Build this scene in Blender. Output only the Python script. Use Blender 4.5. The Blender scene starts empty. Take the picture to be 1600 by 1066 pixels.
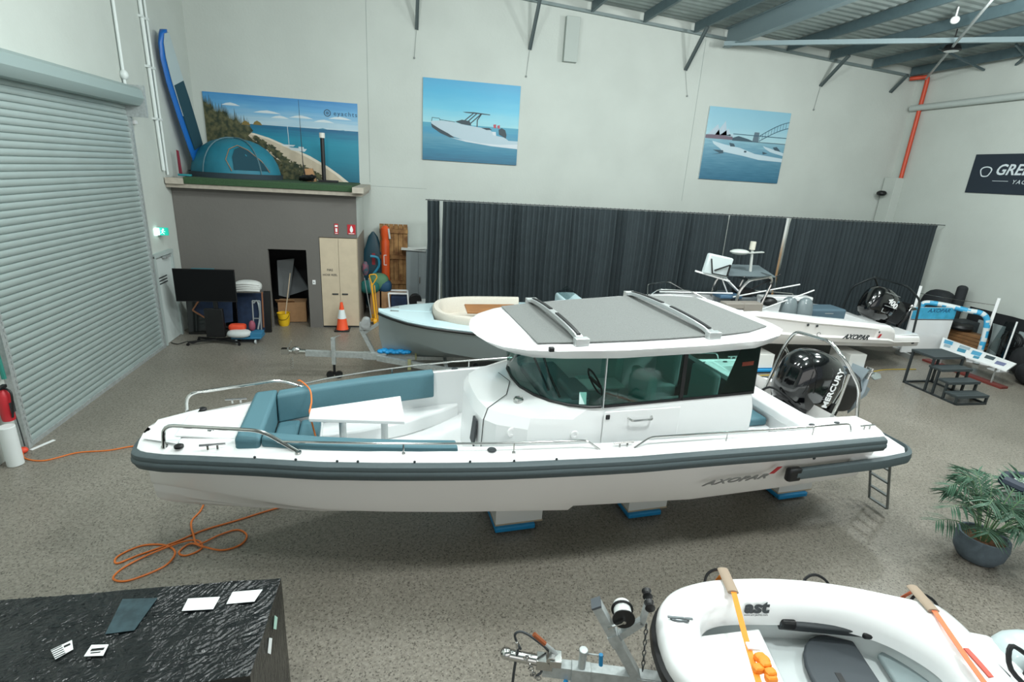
import bpy, bmesh, math, random
from mathutils import Vector, Matrix, noise
sc = bpy.context.scene
COL = sc.collection
R = math.radians
# ---------------- camera ----------------
cd = bpy.data.cameras.new('camera'); cam = bpy.data.objects.new('camera', cd); COL.objects.link(cam)
cd.sensor_width = 36; cd.sensor_fit = 'HORIZONTAL'; cd.lens = 18.486; cd.clip_start = .05; cd.clip_end = 200
rt = Vector((0.98180019, -0.18074027, 0.05832103)); dn = Vector((-0.00077897, -0.31091709, -0.95043672)); fw = Vector((0.18991519, 0.93309352, -0.30539925))
mw = Matrix(((rt.x, -dn.x, -fw.x, 0), (rt.y, -dn.y, -fw.y, 0), (rt.z, -dn.z, -fw.z, 4.5), (0, 0, 0, 1)))
cam.matrix_world = mw; sc.camera = cam
# ---------------- view, world, lights ----------------
sc.view_settings.view_transform = 'Standard'; sc.view_settings.look = 'None'
sc.view_settings.exposure = 0.0; sc.view_settings.gamma = 1.0; sc.view_settings.use_curve_mapping = False
wd = bpy.data.worlds.new('world'); sc.world = wd; wd.use_nodes = True
bg = wd.node_tree.nodes['Background']; bg.inputs[0].default_value = (.80, .92, 1.0, 1); bg.inputs[1].default_value = .35
def area(name, loc, sx, sy, power, col=(1, 1, 1), rot=(0, 0, 0)):
    l = bpy.data.lights.new(name, 'AREA'); l.shape = 'RECTANGLE'; l.size = sx; l.size_y = sy; l.energy = power; l.color = col
    o = bpy.data.objects.new(name, l); o.location = loc; o.rotation_euler = rot; COL.objects.link(o)
    o.visible_camera = True
    return o
LC = (.94, 1.0, .985)
def bay(loc, power, r=.3):
    l = bpy.data.lights.new('high_bay_bulb', 'POINT'); l.energy = power; l.color = LC; l.shadow_soft_size = r
    o = bpy.data.objects.new('high_bay_bulb', l); o.location = loc; COL.objects.link(o)
for (lx, ly, pw) in ((-1.6, 2.6, 480), (3.2, 2.6, 900), (9.5, 2.6, 800), (-.8, 9.5, 430), (4.5, 9.5, 760), (11.0, 9.2, 800)):
    bay((lx, ly, 7.7), pw)
for (lx, ly, pw) in ((-1.5, 6.5, 160), (4.5, 6.5, 200), (10.5, 6.5, 200)):
    area('skylight_lamp', (lx, ly, 8.4), 2.4, 1.4, pw, LC)
area('rear_wash_light', (4.0, -5.6, 4.2), 14, 5, 260, (1, .97, .9), (R(84), 0, 0))  # added wash lamp at the open rear of the room; no door there
# ---------------- helpers ----------------
def lin(h):
    h = h.lstrip('#'); v = [int(h[i:i+2], 16)/255 for i in (0, 2, 4)]
    return tuple([(c/12.92 if c <= .04045 else ((c+.055)/1.055)**2.4) for c in v]) + (1,)
MATS = {}
def mat(name, col, rough=.5, metal=0, noise_amt=0, noise_scale=8, bump=0, bump_scale=40, coat=0, col2=None, emit=0, spec=None, detail=3):
    if name in MATS: return MATS[name]
    m = bpy.data.materials.new(name); m.use_nodes = True; nt = m.node_tree; p = nt.nodes['Principled BSDF']
    c = lin(col); p.inputs['Base Color'].default_value = c; p.inputs['Roughness'].default_value = rough; p.inputs['Metallic'].default_value = metal
    if spec is not None: p.inputs['Specular IOR Level'].default_value = spec
    if coat: p.inputs['Coat Weight'].default_value = coat; p.inputs['Coat Roughness'].default_value = .05
    if emit: p.inputs['Emission Color'].default_value = c; p.inputs['Emission Strength'].default_value = emit
    tc = nt.nodes.new('ShaderNodeTexCoord')
    n = nt.nodes.new('ShaderNodeTexNoise'); n.inputs['Scale'].default_value = noise_scale; n.inputs['Detail'].default_value = detail
    nt.links.new(tc.outputs['Object'], n.inputs['Vector'])
    if noise_amt or col2:
        r = nt.nodes.new('ShaderNodeValToRGB'); nt.links.new(n.outputs['Fac'], r.inputs[0])
        c2 = lin(col2) if col2 else tuple(x*(1-noise_amt) for x in c[:3])+(1,)
        r.color_ramp.elements[0].position = .35; r.color_ramp.elements[1].position = .65
        r.color_ramp.elements[0].color = c2; r.color_ramp.elements[1].color = c
        nt.links.new(r.outputs[0], p.inputs['Base Color'])
    if bump:
        n2 = nt.nodes.new('ShaderNodeTexNoise'); n2.inputs['Scale'].default_value = bump_scale; n2.inputs['Detail'].default_value = 4
        nt.links.new(tc.outputs['Object'], n2.inputs['Vector'])
        b = nt.nodes.new('ShaderNodeBump'); b.inputs['Strength'].default_value = bump; b.inputs['Distance'].default_value = .02
        nt.links.new(n2.outputs['Fac'], b.inputs['Height']); nt.links.new(b.outputs[0], p.inputs['Normal'])
    MATS[name] = m; return m
class MB:
    def __init__(s): s.v = []; s.f = []; s.mi = []; s.cur = 0
    def m(s, i): s.cur = i; return s
    def add(s, vs, fs):
        k = len(s.v); s.v += [tuple(v) for v in vs]; s.f += [tuple(i+k for i in f) for f in fs]; s.mi += [s.cur]*len(fs); return s
    def box(s, c, d, rz=0, rot=None):
        x, y, z = d[0]/2, d[1]/2, d[2]/2
        vs = [Vector((i*x, j*y, k*z)) for k in (-1, 1) for j in (-1, 1) for i in (-1, 1)]
        M_ = rot if rot is not None else Matrix.Rotation(rz, 3, 'Z')
        return s.add([M_ @ v + Vector(c) for v in vs], [(0, 2, 3, 1), (4, 5, 7, 6), (0, 1, 5, 4), (2, 6, 7, 3), (0, 4, 6, 2), (1, 3, 7, 5)])
    def bar(s, a, b, w, h, up=(0, 0, 1)):
        a = Vector(a); b = Vector(b); d = (b-a); L = d.length; d.normalize(); u = Vector(up)
        x = d.cross(u)
        if x.length < 1e-3: x = d.cross(Vector((1, 0, 0)))
        x.normalize(); y = x.cross(d)
        M_ = Matrix((x, d, y)).transposed()
        return s.box((a+b)/2, (w, L, h), rot=M_)
    def rings(s, rs, closed=True, cap0=True, cap1=True):
        n = len(rs[0]); vs = [p for r in rs for p in r]; fs = []
        for i in range(len(rs)-1):
            for j in range(n if closed else n-1):
                a = i*n+j; b = i*n+(j+1) % n; fs.append((a, b, b+n, a+n))
        if cap0: fs.append(tuple(range(n-1, -1, -1)))
        if cap1: k = (len(rs)-1)*n; fs.append(tuple(range(k, k+n)))
        return s.add(vs, fs)
    def tube(s, pts, r, n=8, closed=False, cap=True):
        P = [Vector(p) for p in pts]; N = len(P); rs = []
        rr = r if isinstance(r, (list, tuple)) else [r]*N
        t0 = (P[1]-P[0]).normalized(); u = t0.orthogonal().normalized()
        for i in range(N):
            if closed: t = (P[(i+1) % N]-P[i-1]).normalized()
            elif i == 0: t = t0
            elif i == N-1: t = (P[-1]-P[-2]).normalized()
            else: t = ((P[i+1]-P[i]).normalized()+(P[i]-P[i-1]).normalized()).normalized()
            u = (u-t*u.dot(t)).normalized(); w = t.cross(u)
            rs.append([P[i]+(u*math.cos(a)+w*math.sin(a))*rr[i] for a in [2*math.pi*k/n for k in range(n)]])
        if closed: rs.append(rs[0]); return s.rings(rs, True, False, False)
        return s.rings(rs, True, cap, cap)
    def cyl(s, a, b, r, n=14, r2=None): return s.tube([a, b], [r, r if r2 is None else r2], n)
    def lathe(s, prof, c=(0, 0, 0), n=24, cap=True, rot=None):
        rs = []
        for (r, z) in prof:
            ring = [Vector((r*math.cos(2*math.pi*k/n), r*math.sin(2*math.pi*k/n), z)) for k in range(n)]
            if rot is not None: ring = [rot @ p for p in ring]
            rs.append([p+Vector(c) for p in ring])
        return s.rings(rs, True, cap, cap)
    def poly(s, pts, depth=None):
        k = len(pts)
        if depth is None: return s.add(pts, [tuple(range(k))])
        d = Vector(depth); return s.rings([[Vector(p) for p in pts], [Vector(p)+d for p in pts]], True, True, True)
    def ell(s, c, r, n=16, m_=10, e=1.0, rot=None):
        rs = []
        sg = lambda v: math.copysign(abs(v)**e, v)
        for i in range(1, m_):
            ph = -math.pi/2+math.pi*i/m_
            ring = []
            for k in range(n):
                th = 2*math.pi*k/n
                p = Vector((r[0]*sg(math.cos(ph))*sg(math.cos(th)), r[1]*sg(math.cos(ph))*sg(math.sin(th)), r[2]*sg(math.sin(ph))))
                ring.append((rot @ p if rot is not None else p)+Vector(c))
            rs.append(ring)
        return s.rings(rs)
    def build(s, name, mats, parent=None, smooth=35, bevel=0, seg=2, label=None, subd=0):
        me = bpy.data.meshes.new(name); me.from_pydata(s.v, [], s.f)
        if not isinstance(mats, (list, tuple)): mats = [mats]
        for m_ in mats: me.materials.append(m_)
        me.polygons.foreach_set('material_index', s.mi); me.update()
        bm = bmesh.new(); bm.from_mesh(me); bmesh.ops.recalc_face_normals(bm, faces=bm.faces); bm.to_mesh(me); bm.free()
        if smooth:
            me.polygons.foreach_set('use_smooth', [True]*len(me.polygons)); me.set_sharp_from_angle(angle=R(smooth))
        o = bpy.data.objects.new(name, me); COL.objects.link(o)
        if parent: o.parent = parent
        if bevel:
            b = o.modifiers.new('bevel', 'BEVEL'); b.width = bevel; b.segments = seg; b.limit_method = 'ANGLE'; b.angle_limit = R(40)
        if subd:
            b = o.modifiers.new('sub', 'SUBSURF'); b.levels = subd; b.render_levels = subd
        if label: o['label'] = label
        return o
def thing(name, label, cat, loc=(0, 0, 0), rz=0, group=None, rot=None):
    o = bpy.data.objects.new(name, None); COL.objects.link(o); o.location = loc; o.rotation_euler = rot or (0, 0, rz); o.empty_display_size = .1
    return tag(o, label, cat, group)
def tag(o, label, cat, group=None):
    o['label'] = label; o['category'] = cat
    if group: o['group'] = group
    return o
def struct(o): o['kind'] = 'structure'; return o
def dup(root, loc, rz=None, label=None):
    r = root.copy(); COL.objects.link(r); r.location = loc
    if rz is not None: r.rotation_euler = (0, 0, rz)
    if label: r['label'] = label
    for ch in root.children:
        c = ch.copy(); COL.objects.link(c); c.parent = r
        for g in ch.children:
            d = g.copy(); COL.objects.link(d); d.parent = c
    return r
def smoothpath(pts, k=4, closed=False):
    P = [Vector(p) for p in pts]; out = []; n = len(P)
    rng = range(n if closed else n-1)
    for i in rng:
        p0 = P[(i-1) % n] if (closed or i > 0) else P[i]; p1 = P[i]; p2 = P[(i+1) % n]; p3 = P[(i+2) % n] if (closed or i+2 < n) else p2
        for j in range(k):
            t = j/k
            out.append(.5*((2*p1)+(p2-p0)*t+(2*p0-5*p1+4*p2-p3)*t*t+(3*p1-p0-3*p2+p3)*t**3))
    if not closed: out.append(P[-1])
    return out
def rounded(pts, r=.06, k=4):
    """polyline with rounded corners"""
    P = [Vector(p) for p in pts]; out = [P[0]]
    for i in range(1, len(P)-1):
        a = P[i-1]-P[i]; b = P[i+1]-P[i]; q = min(r, a.length*.45, b.length*.45); A = P[i]+a.normalized()*q; B = P[i]+b.normalized()*q
        for j in range(k+1):
            t = j/k; out.append(A*(1-t)**2+P[i]*2*t*(1-t)+B*t*t)
    out.append(P[-1]); return out
def interp(x, xs, ys):
    if x <= xs[0]: return ys[0]
    for i in range(len(xs)-1):
        if x <= xs[i+1]: t = (x-xs[i])/(xs[i+1]-xs[i]); return ys[i]*(1-t)+ys[i+1]*t
    return ys[-1]
def text(name, s, size, M4, m, parent, ext=.002, shear=0, sx=1, bold=0, space=1, align='LEFT'):
    cu = bpy.data.curves.new(name, 'FONT'); cu.body = s; cu.size = size; cu.extrude = ext; cu.shear = shear; cu.offset = bold; cu.space_character = space; cu.align_x = align; cu.resolution_u = 3
    t = bpy.data.objects.new(name, cu); COL.objects.link(t)
    dg = bpy.context.evaluated_depsgraph_get(); me = bpy.data.meshes.new_from_object(t.evaluated_get(dg))
    bpy.data.objects.remove(t); me.transform(M4 @ Matrix.Diagonal((sx, 1, 1, 1))); me.materials.clear(); me.materials.append(m)
    o = bpy.data.objects.new(name, me); COL.objects.link(o)
    if parent: o.parent = parent
    return o
def frame(o, x, y):
    x = Vector(x).normalized(); y = Vector(y); z = x.cross(y).normalized(); y = z.cross(x)
    return Matrix(((x.x, y.x, z.x, o[0]), (x.y, y.y, z.y, o[1]), (x.z, y.z, z.z, o[2]), (0, 0, 0, 1)))
# ---------------- materials ----------------
def floor_mat():
    m = bpy.data.materials.new('polished_concrete'); m.use_nodes = True; nt = m.node_tree; p = nt.nodes['Principled BSDF']; L = nt.links.new
    tc = nt.nodes.new('ShaderNodeTexCoord')
    n1 = nt.nodes.new('ShaderNodeTexNoise'); n1.inputs['Scale'].default_value = .45; n1.inputs['Detail'].default_value = 5
    n2 = nt.nodes.new('ShaderNodeTexNoise'); n2.inputs['Scale'].default_value = 26; n2.inputs['Detail'].default_value = 4; n2.inputs['Roughness'].default_value = .7
    v = nt.nodes.new('ShaderNodeTexVoronoi'); v.inputs['Scale'].default_value = 75
    v2 = nt.nodes.new('ShaderNodeTexVoronoi'); v2.inputs['Scale'].default_value = 120
    for n in (n1, n2, v, v2): L(tc.outputs['Object'], n.inputs['Vector'])
    r1 = nt.nodes.new('ShaderNodeValToRGB'); L(n1.outputs['Fac'], r1.inputs[0]); r1.color_ramp.elements[0].position = .3; r1.color_ramp.elements[1].position = .7
    r1.color_ramp.elements[0].color = lin('#7b766d'); r1.color_ramp.elements[1].color = lin('#938e85')
    r2 = nt.nodes.new('ShaderNodeValToRGB'); L(n2.outputs['Fac'], r2.inputs[0]); r2.color_ramp.elements[0].position = .38; r2.color_ramp.elements[1].position = .62
    r2.color_ramp.elements[0].color = (.62, .60, .57, 1); r2.color_ramp.elements[1].color = (1.12, 1.12, 1.1, 1)
    mx = nt.nodes.new('ShaderNodeMix'); mx.data_type = 'RGBA'; mx.blend_type = 'MULTIPLY'; mx.inputs[0].default_value = .8; L(r1.outputs[0], mx.inputs[6]); L(r2.outputs[0], mx.inputs[7])
    # dark pebbles
    r3 = nt.nodes.new('ShaderNodeValToRGB'); L(v.outputs['Color'], r3.inputs[0]); r3.color_ramp.elements[0].position = .18; r3.color_ramp.elements[1].position = .24; r3.color_ramp.elements[0].color = (.30, .29, .28, 1); r3.color_ramp.elements[1].color = (1, 1, 1, 1)
    m2 = nt.nodes.new('ShaderNodeMix'); m2.data_type = 'RGBA'; m2.blend_type = 'MULTIPLY'; m2.inputs[0].default_value = .85; L(mx.outputs[2], m2.inputs[6]); L(r3.outputs[0], m2.inputs[7])
    r4 = nt.nodes.new('ShaderNodeValToRGB'); L(v2.outputs['Color'], r4.inputs[0]); r4.color_ramp.elements[0].position = .82; r4.color_ramp.elements[1].position = .88; r4.color_ramp.elements[0].color = (1, 1, 1, 1); r4.color_ramp.elements[1].color = (1.45, 1.42, 1.38, 1)
    m3 = nt.nodes.new('ShaderNodeMix'); m3.data_type = 'RGBA'; m3.blend_type = 'MULTIPLY'; m3.inputs[0].default_value = .8; L(m2.outputs[2], m3.inputs[6]); L(r4.outputs[0], m3.inputs[7])
    L(m3.outputs[2], p.inputs['Base Color'])
    rr = nt.nodes.new('ShaderNodeMapRange'); rr.inputs[3].default_value = .28; rr.inputs[4].default_value = .45; L(n1.outputs['Fac'], rr.inputs[0]); L(rr.outputs[0], p.inputs['Roughness'])
    return m
def wall_mat(name, col):
    m = mat(name, col, .85, noise_amt=.06, noise_scale=.8, bump=.18, bump_scale=14); return m
M_floor = floor_mat()
M_wall = wall_mat('painted_wall', '#c0c6c0'); M_booth = wall_mat('booth_paint', '#6b6864')
M_white = mat('gelcoat_white', '#f1f2f2', .28, coat=.4, noise_amt=.02, noise_scale=2)
M_hull = mat('hull_gelcoat', '#e6e3e0', .3, coat=.4, noise_amt=.02, noise_scale=1)
M_rub = mat('rub_rail_rubber', '#4c585b', .6, noise_amt=.06, noise_scale=30)
M_teal = mat('teal_upholstery', '#4b737e', .6, noise_amt=.05, noise_scale=60, bump=.15, bump_scale=300)
M_steel = mat('polished_steel', '#c8c8c6', .16, 1); M_galv = mat('galvanised_steel', '#b9bfbf', .45, .45, noise_amt=.18, noise_scale=18)
M_black = mat('black_plastic', '#0d0e10', .45); M_gloss = mat('gloss_black', '#08090b', .12, coat=.8, noise_amt=.05)
M_mat = mat('roof_decking', '#767977', .85, noise_amt=.25, noise_scale=90, bump=.3, bump_scale=220, detail=5)
M_alum = mat('brushed_aluminium', '#c9cdcd', .35, .7); M_lgrey = mat('light_grey_paint', '#b9c0c1', .45)
M_orange = mat('orange_cord', '#d9742f', .5); M_red = mat('red_paint', '#b3202a', .45); M_yellow = mat('yellow_plastic', '#e0b41c', .5)
M_blue = mat('blue_plastic', '#1a86bd', .45); M_darkgrey = mat('dark_grey_plastic', '#33383b', .55)
M_wood = mat('light_oak', '#b9a98f', .6, noise_amt=.12, noise_scale=4); M_card = mat('cardboard', '#a8815c', .85, noise_amt=.1)
M_navy = mat('navy_fabric', '#1c2f4c', .8, noise_amt=.35, noise_scale=5, bump=.3, bump_scale=12)
def glass(name, col, t=.8, refl=.1):
    m = bpy.data.materials.new(name); m.use_nodes = True; nt = m.node_tree; nt.nodes.clear(); L = nt.links.new
    out = nt.nodes.new('ShaderNodeOutputMaterial'); tr = nt.nodes.new('ShaderNodeBsdfTransparent'); tr.inputs[0].default_value = lin(col)
    gl = nt.nodes.new('ShaderNodeBsdfGlossy'); gl.inputs['Roughness'].default_value = .02
    lw = nt.nodes.new('ShaderNodeLayerWeight'); lw.inputs[0].default_value = .5; pw = nt.nodes.new('ShaderNodeMath'); pw.operation = 'POWER'; pw.inputs[1].default_value = 4; L(lw.outputs['Facing'], pw.inputs[0]); fr = nt.nodes.new('ShaderNodeMath'); fr.operation = 'MULTIPLY_ADD'; fr.inputs[1].default_value = .7; fr.inputs[2].default_value = .04; L(pw.outputs[0], fr.inputs[0])
    mx = nt.nodes.new('ShaderNodeMixShader'); L(fr.outputs[0], mx.inputs[0]); L(tr.outputs[0], mx.inputs[1]); L(gl.outputs[0], mx.inputs[2]); L(mx.outputs[0], out.inputs[0])
    return m
M_glass = glass('tinted_teal_glass', '#c0e0da'); M_clear = glass('clear_acrylic', '#dfe6e6'); M_smoke = glass('smoked_acrylic', '#6a7476')
# ================= ROOM =================
XL, XR, YB, YF = -5.88, 17.2, 17.2, -6.0
def zr(x): return 9.46-.0629*x
f = struct(MB().box((5.66, 5.6, -.1), (24.2, 24.2, .2)).build('floor', M_floor, smooth=0))
w = MB(); w.poly([(XL-.2, YB, 0), (XR+.2, YB, 0), (XR+.2, YB, zr(XR)+.3), (XL-.2, YB, zr(XL)+.3)], (0, .2, 0)); struct(w.build('wall_back', M_wall, smooth=0))
w = MB(); w.poly([(XL, YF, 0), (XL, YB, 0), (XL, YB, zr(XL)+.2), (XL, YF, zr(XL)+.2)], (-.2, 0, 0)); struct(w.build('wall_left', M_wall, smooth=0))
w = MB(); w.poly([(XR, YF, 0), (XR, YB, 0), (XR, YB, zr(XR)+.2), (XR, YF, zr(XR)+.2)], (.2, 0, 0)); struct(w.build('wall_right', M_wall, smooth=0))
# panel seams of the tilt-up walls
sm = mat('seam_grey', '#9aa3a0', .9)
for i, (x, z0, z1) in enumerate([(9.1, 3.9, zr(9.1)-.1), (-1.2, 3.95, zr(-1.2))]):
    struct(MB().box((x, YB-.003, (z0+z1)/2), (.012, .006, z1-z0)).build('trim_%d' % (i+1), sm, smooth=0))
struct(MB().box((-.35, YB-.003, 3.85), (1.7, .006, .012)).build('trim_3', sm, smooth=0))
# roof sheet with ribs along x
c = MB(); n = 330; prof = []
for i in range(n):
    y = YF+(YB-YF)*i/(n-1); d = (0, .03, .03, 0)[i % 4]; prof.append((y, d))
c.rings([[(XL, y, zr(XL)+.28+d) for y, d in prof], [(XR, y, zr(XR)+.28+d) for y, d in prof]], False, False, False)
struct(c.build('ceiling', mat('zinc_roof_sheet', '#98a3a0', .55, .2, noise_amt=.25, noise_scale=1.5), smooth=0))
struct(MB().poly([(XL, YB-.1, zr(XL)-.02), (XR, YB-.1, zr(XR)-.02), (XR, YB-.1, zr(XR)+.06), (XL, YB-.1, zr(XL)+.06)], (0, .1, 0)).build('trim_4', mat('steel_angle', '#7d8a8a', .5, .3), smooth=0))
# purlins (one mesh each) running from the back wall towards the viewer
PM = mat('purlin_steel', '#52656a', .5, .2, noise_amt=.1)
def purlin(x, h=.26, label=''):
    z = zr(x)+.26; b = MB(); y0, y1 = YF+.3, YB-.14
    pts = [(-.04, 0), (.04, 0), (.04, -.015), (-.028, -.015), (-.028, -h+.015), (.04, -h+.015), (.04, -h), (-.04, -h)]
    b.rings([[(x+a, y0, z+c_) for a, c_ in pts], [(x+a, y1, z+c_) for a, c_ in pts]])
    o = b.build('roof_purlin', PM, smooth=0); return tag(o, label, 'roof beam', 'steel purlins under the roof sheeting')
pl = {}
for i, x in enumerate([-4.7, -3.04, -1.38, .28, 1.94, 3.6, 5.28, 6.94, 8.62, 10.27, 11.92, 13.53, 15.21, 16.75]):
    nm = ['leftmost steel purlin, over the roller door', 'steel purlin above the blue tent', 'steel purlin above the booth end', 'steel purlin above the big beach banner edge', 'steel purlin above the white boat picture', 'first purlin left of the white wall box',
          'steel purlin just right of the white wall box', 'second purlin right of the white wall box', 'purlin whose end carries the middle wall brace', 'purlin just right of the deep rafter', 'purlin between the deep rafter and the right-hand brace',
          'purlin whose end carries the right-hand wall brace', 'last long purlin before the right wall corner', 'purlin tight against the right wall'][i]
    pl[i] = purlin(x, .26, 'grey ' + nm)
b = MB(); x = 9.72; z = zr(x)+.02
for dx, dz, ww, hh in ((0, 0, .025, .5), (0, -.26, .2, .025), (0, .25, .2, .02)): b.box((x+dx, 5.5, z+dz), (ww, 23.1, hh))
tag(b.build('roof_rafter', mat('rafter_steel', '#7b8d92', .45, .2), smooth=0), 'deep light grey rafter meeting the wall above the right-hand picture', 'roof beam')
for (x, yt, zt, yb, zb, l) in [(.22, 16.3, zr(.22), 17.19, 8.2, 'steel wall brace left of the powerboat picture, its tip below the top edge'), (3.53, 16.3, 9.2, 17.19, 8.0, 'steel wall brace above the powerboat picture, left of the wall box'), (8.58, 16.25, 8.9, 17.19, 7.89, 'middle steel wall brace above the harbour picture'), (13.5, 16.25, 8.6, 17.19, 7.84, 'steel wall brace right of the harbour picture'), (16.25, 16.7, 8.35, 17.19, 7.87, 'short steel brace next to the red pipe corner')]:
    b = MB(); b.bar((x, yt, zt), (x-.04, yb, zb), .09, .05); b.bar((x+.04, yt, zt), (x, yb, zb), .02, .09)
    o = tag(b.build('wall_brace', mat('brace_steel', '#5b6667', .5, .3), smooth=0), 'grey ' + l, 'roof brace', 'braces between roof and back wall')
    if x < 15:
        q = MB(); q.cyl((x-.04, 17.17, zb), (x+.15 if x > 8 and x < 9 else x-.1, 17.18, zb-.72), .006, 5); q.ell((x+.15 if x > 8 and x < 9 else x-.1, 17.17, zb-.74), (.03, .03, .03), 8, 6)
        q.build('hanging_wire', mat('wire_grey', '#8c9391', .5), o)
o = tag(MB().bar((16.7, 16.4, 8.22), (10.2, 8.7, 8.45), .05, .05).build('diagonal_brace', M_galv, smooth=0), 'thin steel diagonal brace rising from the red pipe corner to the roof', 'roof brace')
tag(MB().bar((9.4, 16.6, 8.6), (17.1, 10.9, 8.35), .1, .12).build('cross_brace', mat('brace_light', '#7d8f93', .5, .1), smooth=0), 'pale steel cross brace running under the purlins at the right', 'roof brace')
for k, (x, y) in enumerate([(14.6, 14.2), (15.6, 12.9), (16.6, 13.3)]):
    tag(MB().bar((x, y, zr(x)-.02), (17.15, y+.7, zr(17)-.1), .05, .05).build('roof_strut', PM, smooth=0), ['thin roof strut nearest the back corner', 'thin roof strut in the middle of the right eave', 'thin roof strut nearest the frame edge'][k]+', steel', 'roof brace', 'small struts at the right eave')
t = thing('high_bay_lamp', 'small black high bay lamp hanging under the roof at the right', 'lamp', (14.15, 13.35, 8.27))
MB().lathe([(.02, .16), (.16, .12), (.22, 0), (.2, -.02)]).build('lamp_housing', M_black, t); MB().lathe([(.17, -.03), (.02, -.035)]).build('lamp_lens', mat('lamp_lens', '#e8efee', .4), t); MB().cyl((0, 0, .15), (0, 0, zr(14.15)-8.27+.2), .015).build('hanger', M_black, t)
t = thing('tube_light', 'white fluorescent tube batten fixed beside the deep rafter', 'lamp', (9.95, 14.0, 8.75))
MB().box((0, 0, 0), (.1, 2.6, .06)).build('batten', M_lgrey, t); MB().cyl((0, -1.2, -.05), (0, 1.2, -.05), .018).build('lamp_tube', M_white, t)
for k, (x, y) in enumerate([(9.52, 12.6), (13.0, 12.4)]):
    tag(MB().ell((x, y, zr(x)+.0), (.1, .1, .09), 12, 8).cyl((x, y, zr(x)), (x, y, zr(x)+.28), .02).build('roof_sensor', M_white), ['white round detector under the roof beside the deep rafter', 'white round detector under the roof near the high bay lamp'][k], 'detector')
# wall boxes and corner column
tag(MB().box((4.72, 17.1, 8.35), (.42, .19, 1.2)).build('wall_cover_box', mat('cover_paint', '#abb3ae', .8), bevel=.01), 'tall painted cover box high on the back wall under the roof', 'wall box')
struct(MB().box((17.03, 16.9, 2.55), (.34, .5, 5.1)).build('trim_5', M_wall, bevel=.01))
tag(MB().tube(rounded([(16.75, 17.08, 8.32), (17.08, 16.72, 8.36), (17.1, 16.72, 8.2), (17.1, 16.72, 5.1)], .1), .065, 12).build('fire_sprinkler_pipe', mat('fire_pipe_red', '#c8492c', .45)), 'orange-red fire pipe running down the far right corner', 'pipe')
tag(MB().cyl((17.05, 17.0, 7.4), (17.05, 2, 7.42), .1, 16).build('drain_pipe', mat('pipe_white', '#b3bcb8', .5)), 'white horizontal drain pipe along the right wall', 'pipe')
tag(MB().ell((16.6, 16.85, 4.55), (.16, .16, .1), 14, 8).bar((16.86, 17.0, 4.62), (16.6, 16.87, 4.57), .04, .04).build('security_camera', M_black), 'small black security camera on the corner below the red pipe', 'camera')
# ---------------- left wall ----------------
t = thing('roller_door', 'large ribbed light grey steel roller door on the left wall', 'roller door', (XL, 10.85, 0))
SM = mat('shutter_steel', '#a9b7b5', .4, .25, noise_amt=.06, noise_scale=2)
b = MB(); prof = []; N = 50; ph = 5.45/N
for i in range(N):
    z = .04+i*ph
    for a, d in ((0, 0), (.07, .0), (.1, .028), (.25, .04), (.5, .046), (.75, .044), (.95, .036), (.97, 0)): prof.append((z+a*ph, d))
b.rings([[(.02+d, -2.36, z) for z, d in prof], [(.02+d, 2.36, z) for z, d in prof]], False, False, False)
b.build('shutter_curtain', SM, t, smooth=30)
MB().box((.05, 0, .035), (.08, 4.7, .07)).build('bottom_rail', M_galv, t, smooth=0)
for s in (-1, 1):
    g = MB(); g.box((.05, s*2.4, 2.7), (.11, .09, 5.4)); 
    for k in range(54): g.box((.112, s*2.375, .1+k*.1), (.01, .03, .05))
    g.build('guide_rail', M_galv, t, smooth=0)
hb = MB(); hb.rings([[(a, y, c) for a, c in ((.0, 5.72), (.33, 5.72), (.42, 5.66), (.44, 5.5), (.4, 5.42), (.34, 5.36), (0, 5.36))] for y in (-4.5, 2.32)])
hb.build('roll_cover', mat('cover_steel', '#98a9a8', .45, .2), t, smooth=20); MB().box((.2, 2.36, 5.45), (.5, .06, .62)).build('end_bracket', M_galv, t, smooth=0)
t = thing('exit_door', 'white exit door with small notice between roller door and booth', 'door', (XL, 13.9, 0)); t['kind'] = 'structure'; t.name = 'door_1'
del t['category']
MB().box((.02, 0, 1.04), (.05, .86, 2.06)).build('door_leaf', mat('door_white', '#c2cbc9', .5), t, smooth=0)
g = MB(); g.box((.04, -.47, 1.08), (.1, .08, 2.16)); g.box((.04, .47, 1.08), (.1, .08, 2.16)); g.box((.04, 0, 2.16), (.12, 1.02, .08)); g.build('door_frame', mat('frame_grey', '#aab5b3', .5), t, smooth=0)
MB().box((.1, .1, 2.08), (.08, .3, .05)).build('door_closer', M_galv, t, smooth=0); g = MB()
for k in range(3): g.box((.05, -.12, 1.62-.07*k), (.005, .42, .03))
g.build('notice', M_darkgrey, t, smooth=0)
t = thing('exit_sign', 'small lit green exit sign above the white door', 'exit sign', (XL, 13.95, 2.68))
MB().box((.12, 0, 0), (.22, .06, .18)).build('sign_box', mat('exit_green', '#14a08a', .4, emit=.9), t, smooth=0); g = MB()
g.ell((.14, -.035, .05), (.018, .004, .018), 8, 6); g.bar((.14, -.035, .03), (.12, -.035, -.02), .004, .03, (0, 1, 0)); g.bar((.12, -.035, -.02), (.16, -.035, -.06), .004, .02, (0, 1, 0)); g.bar((.12, -.035, -.02), (.08, -.035, -.05), .004, .02, (0, 1, 0)); g.bar((.18, -.035, .0), (.09, -.035, .02), .004, .015, (0, 1, 0))
g.build('running_figure', mat('sign_white', '#f2fffb', .4, emit=1.5), t); MB().box((.03, -.1, 0), (.06, .16, .16)).build('sign_backlight', mat('sign_glow', '#d8fff6', .4, emit=2.5), t, smooth=0)
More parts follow.
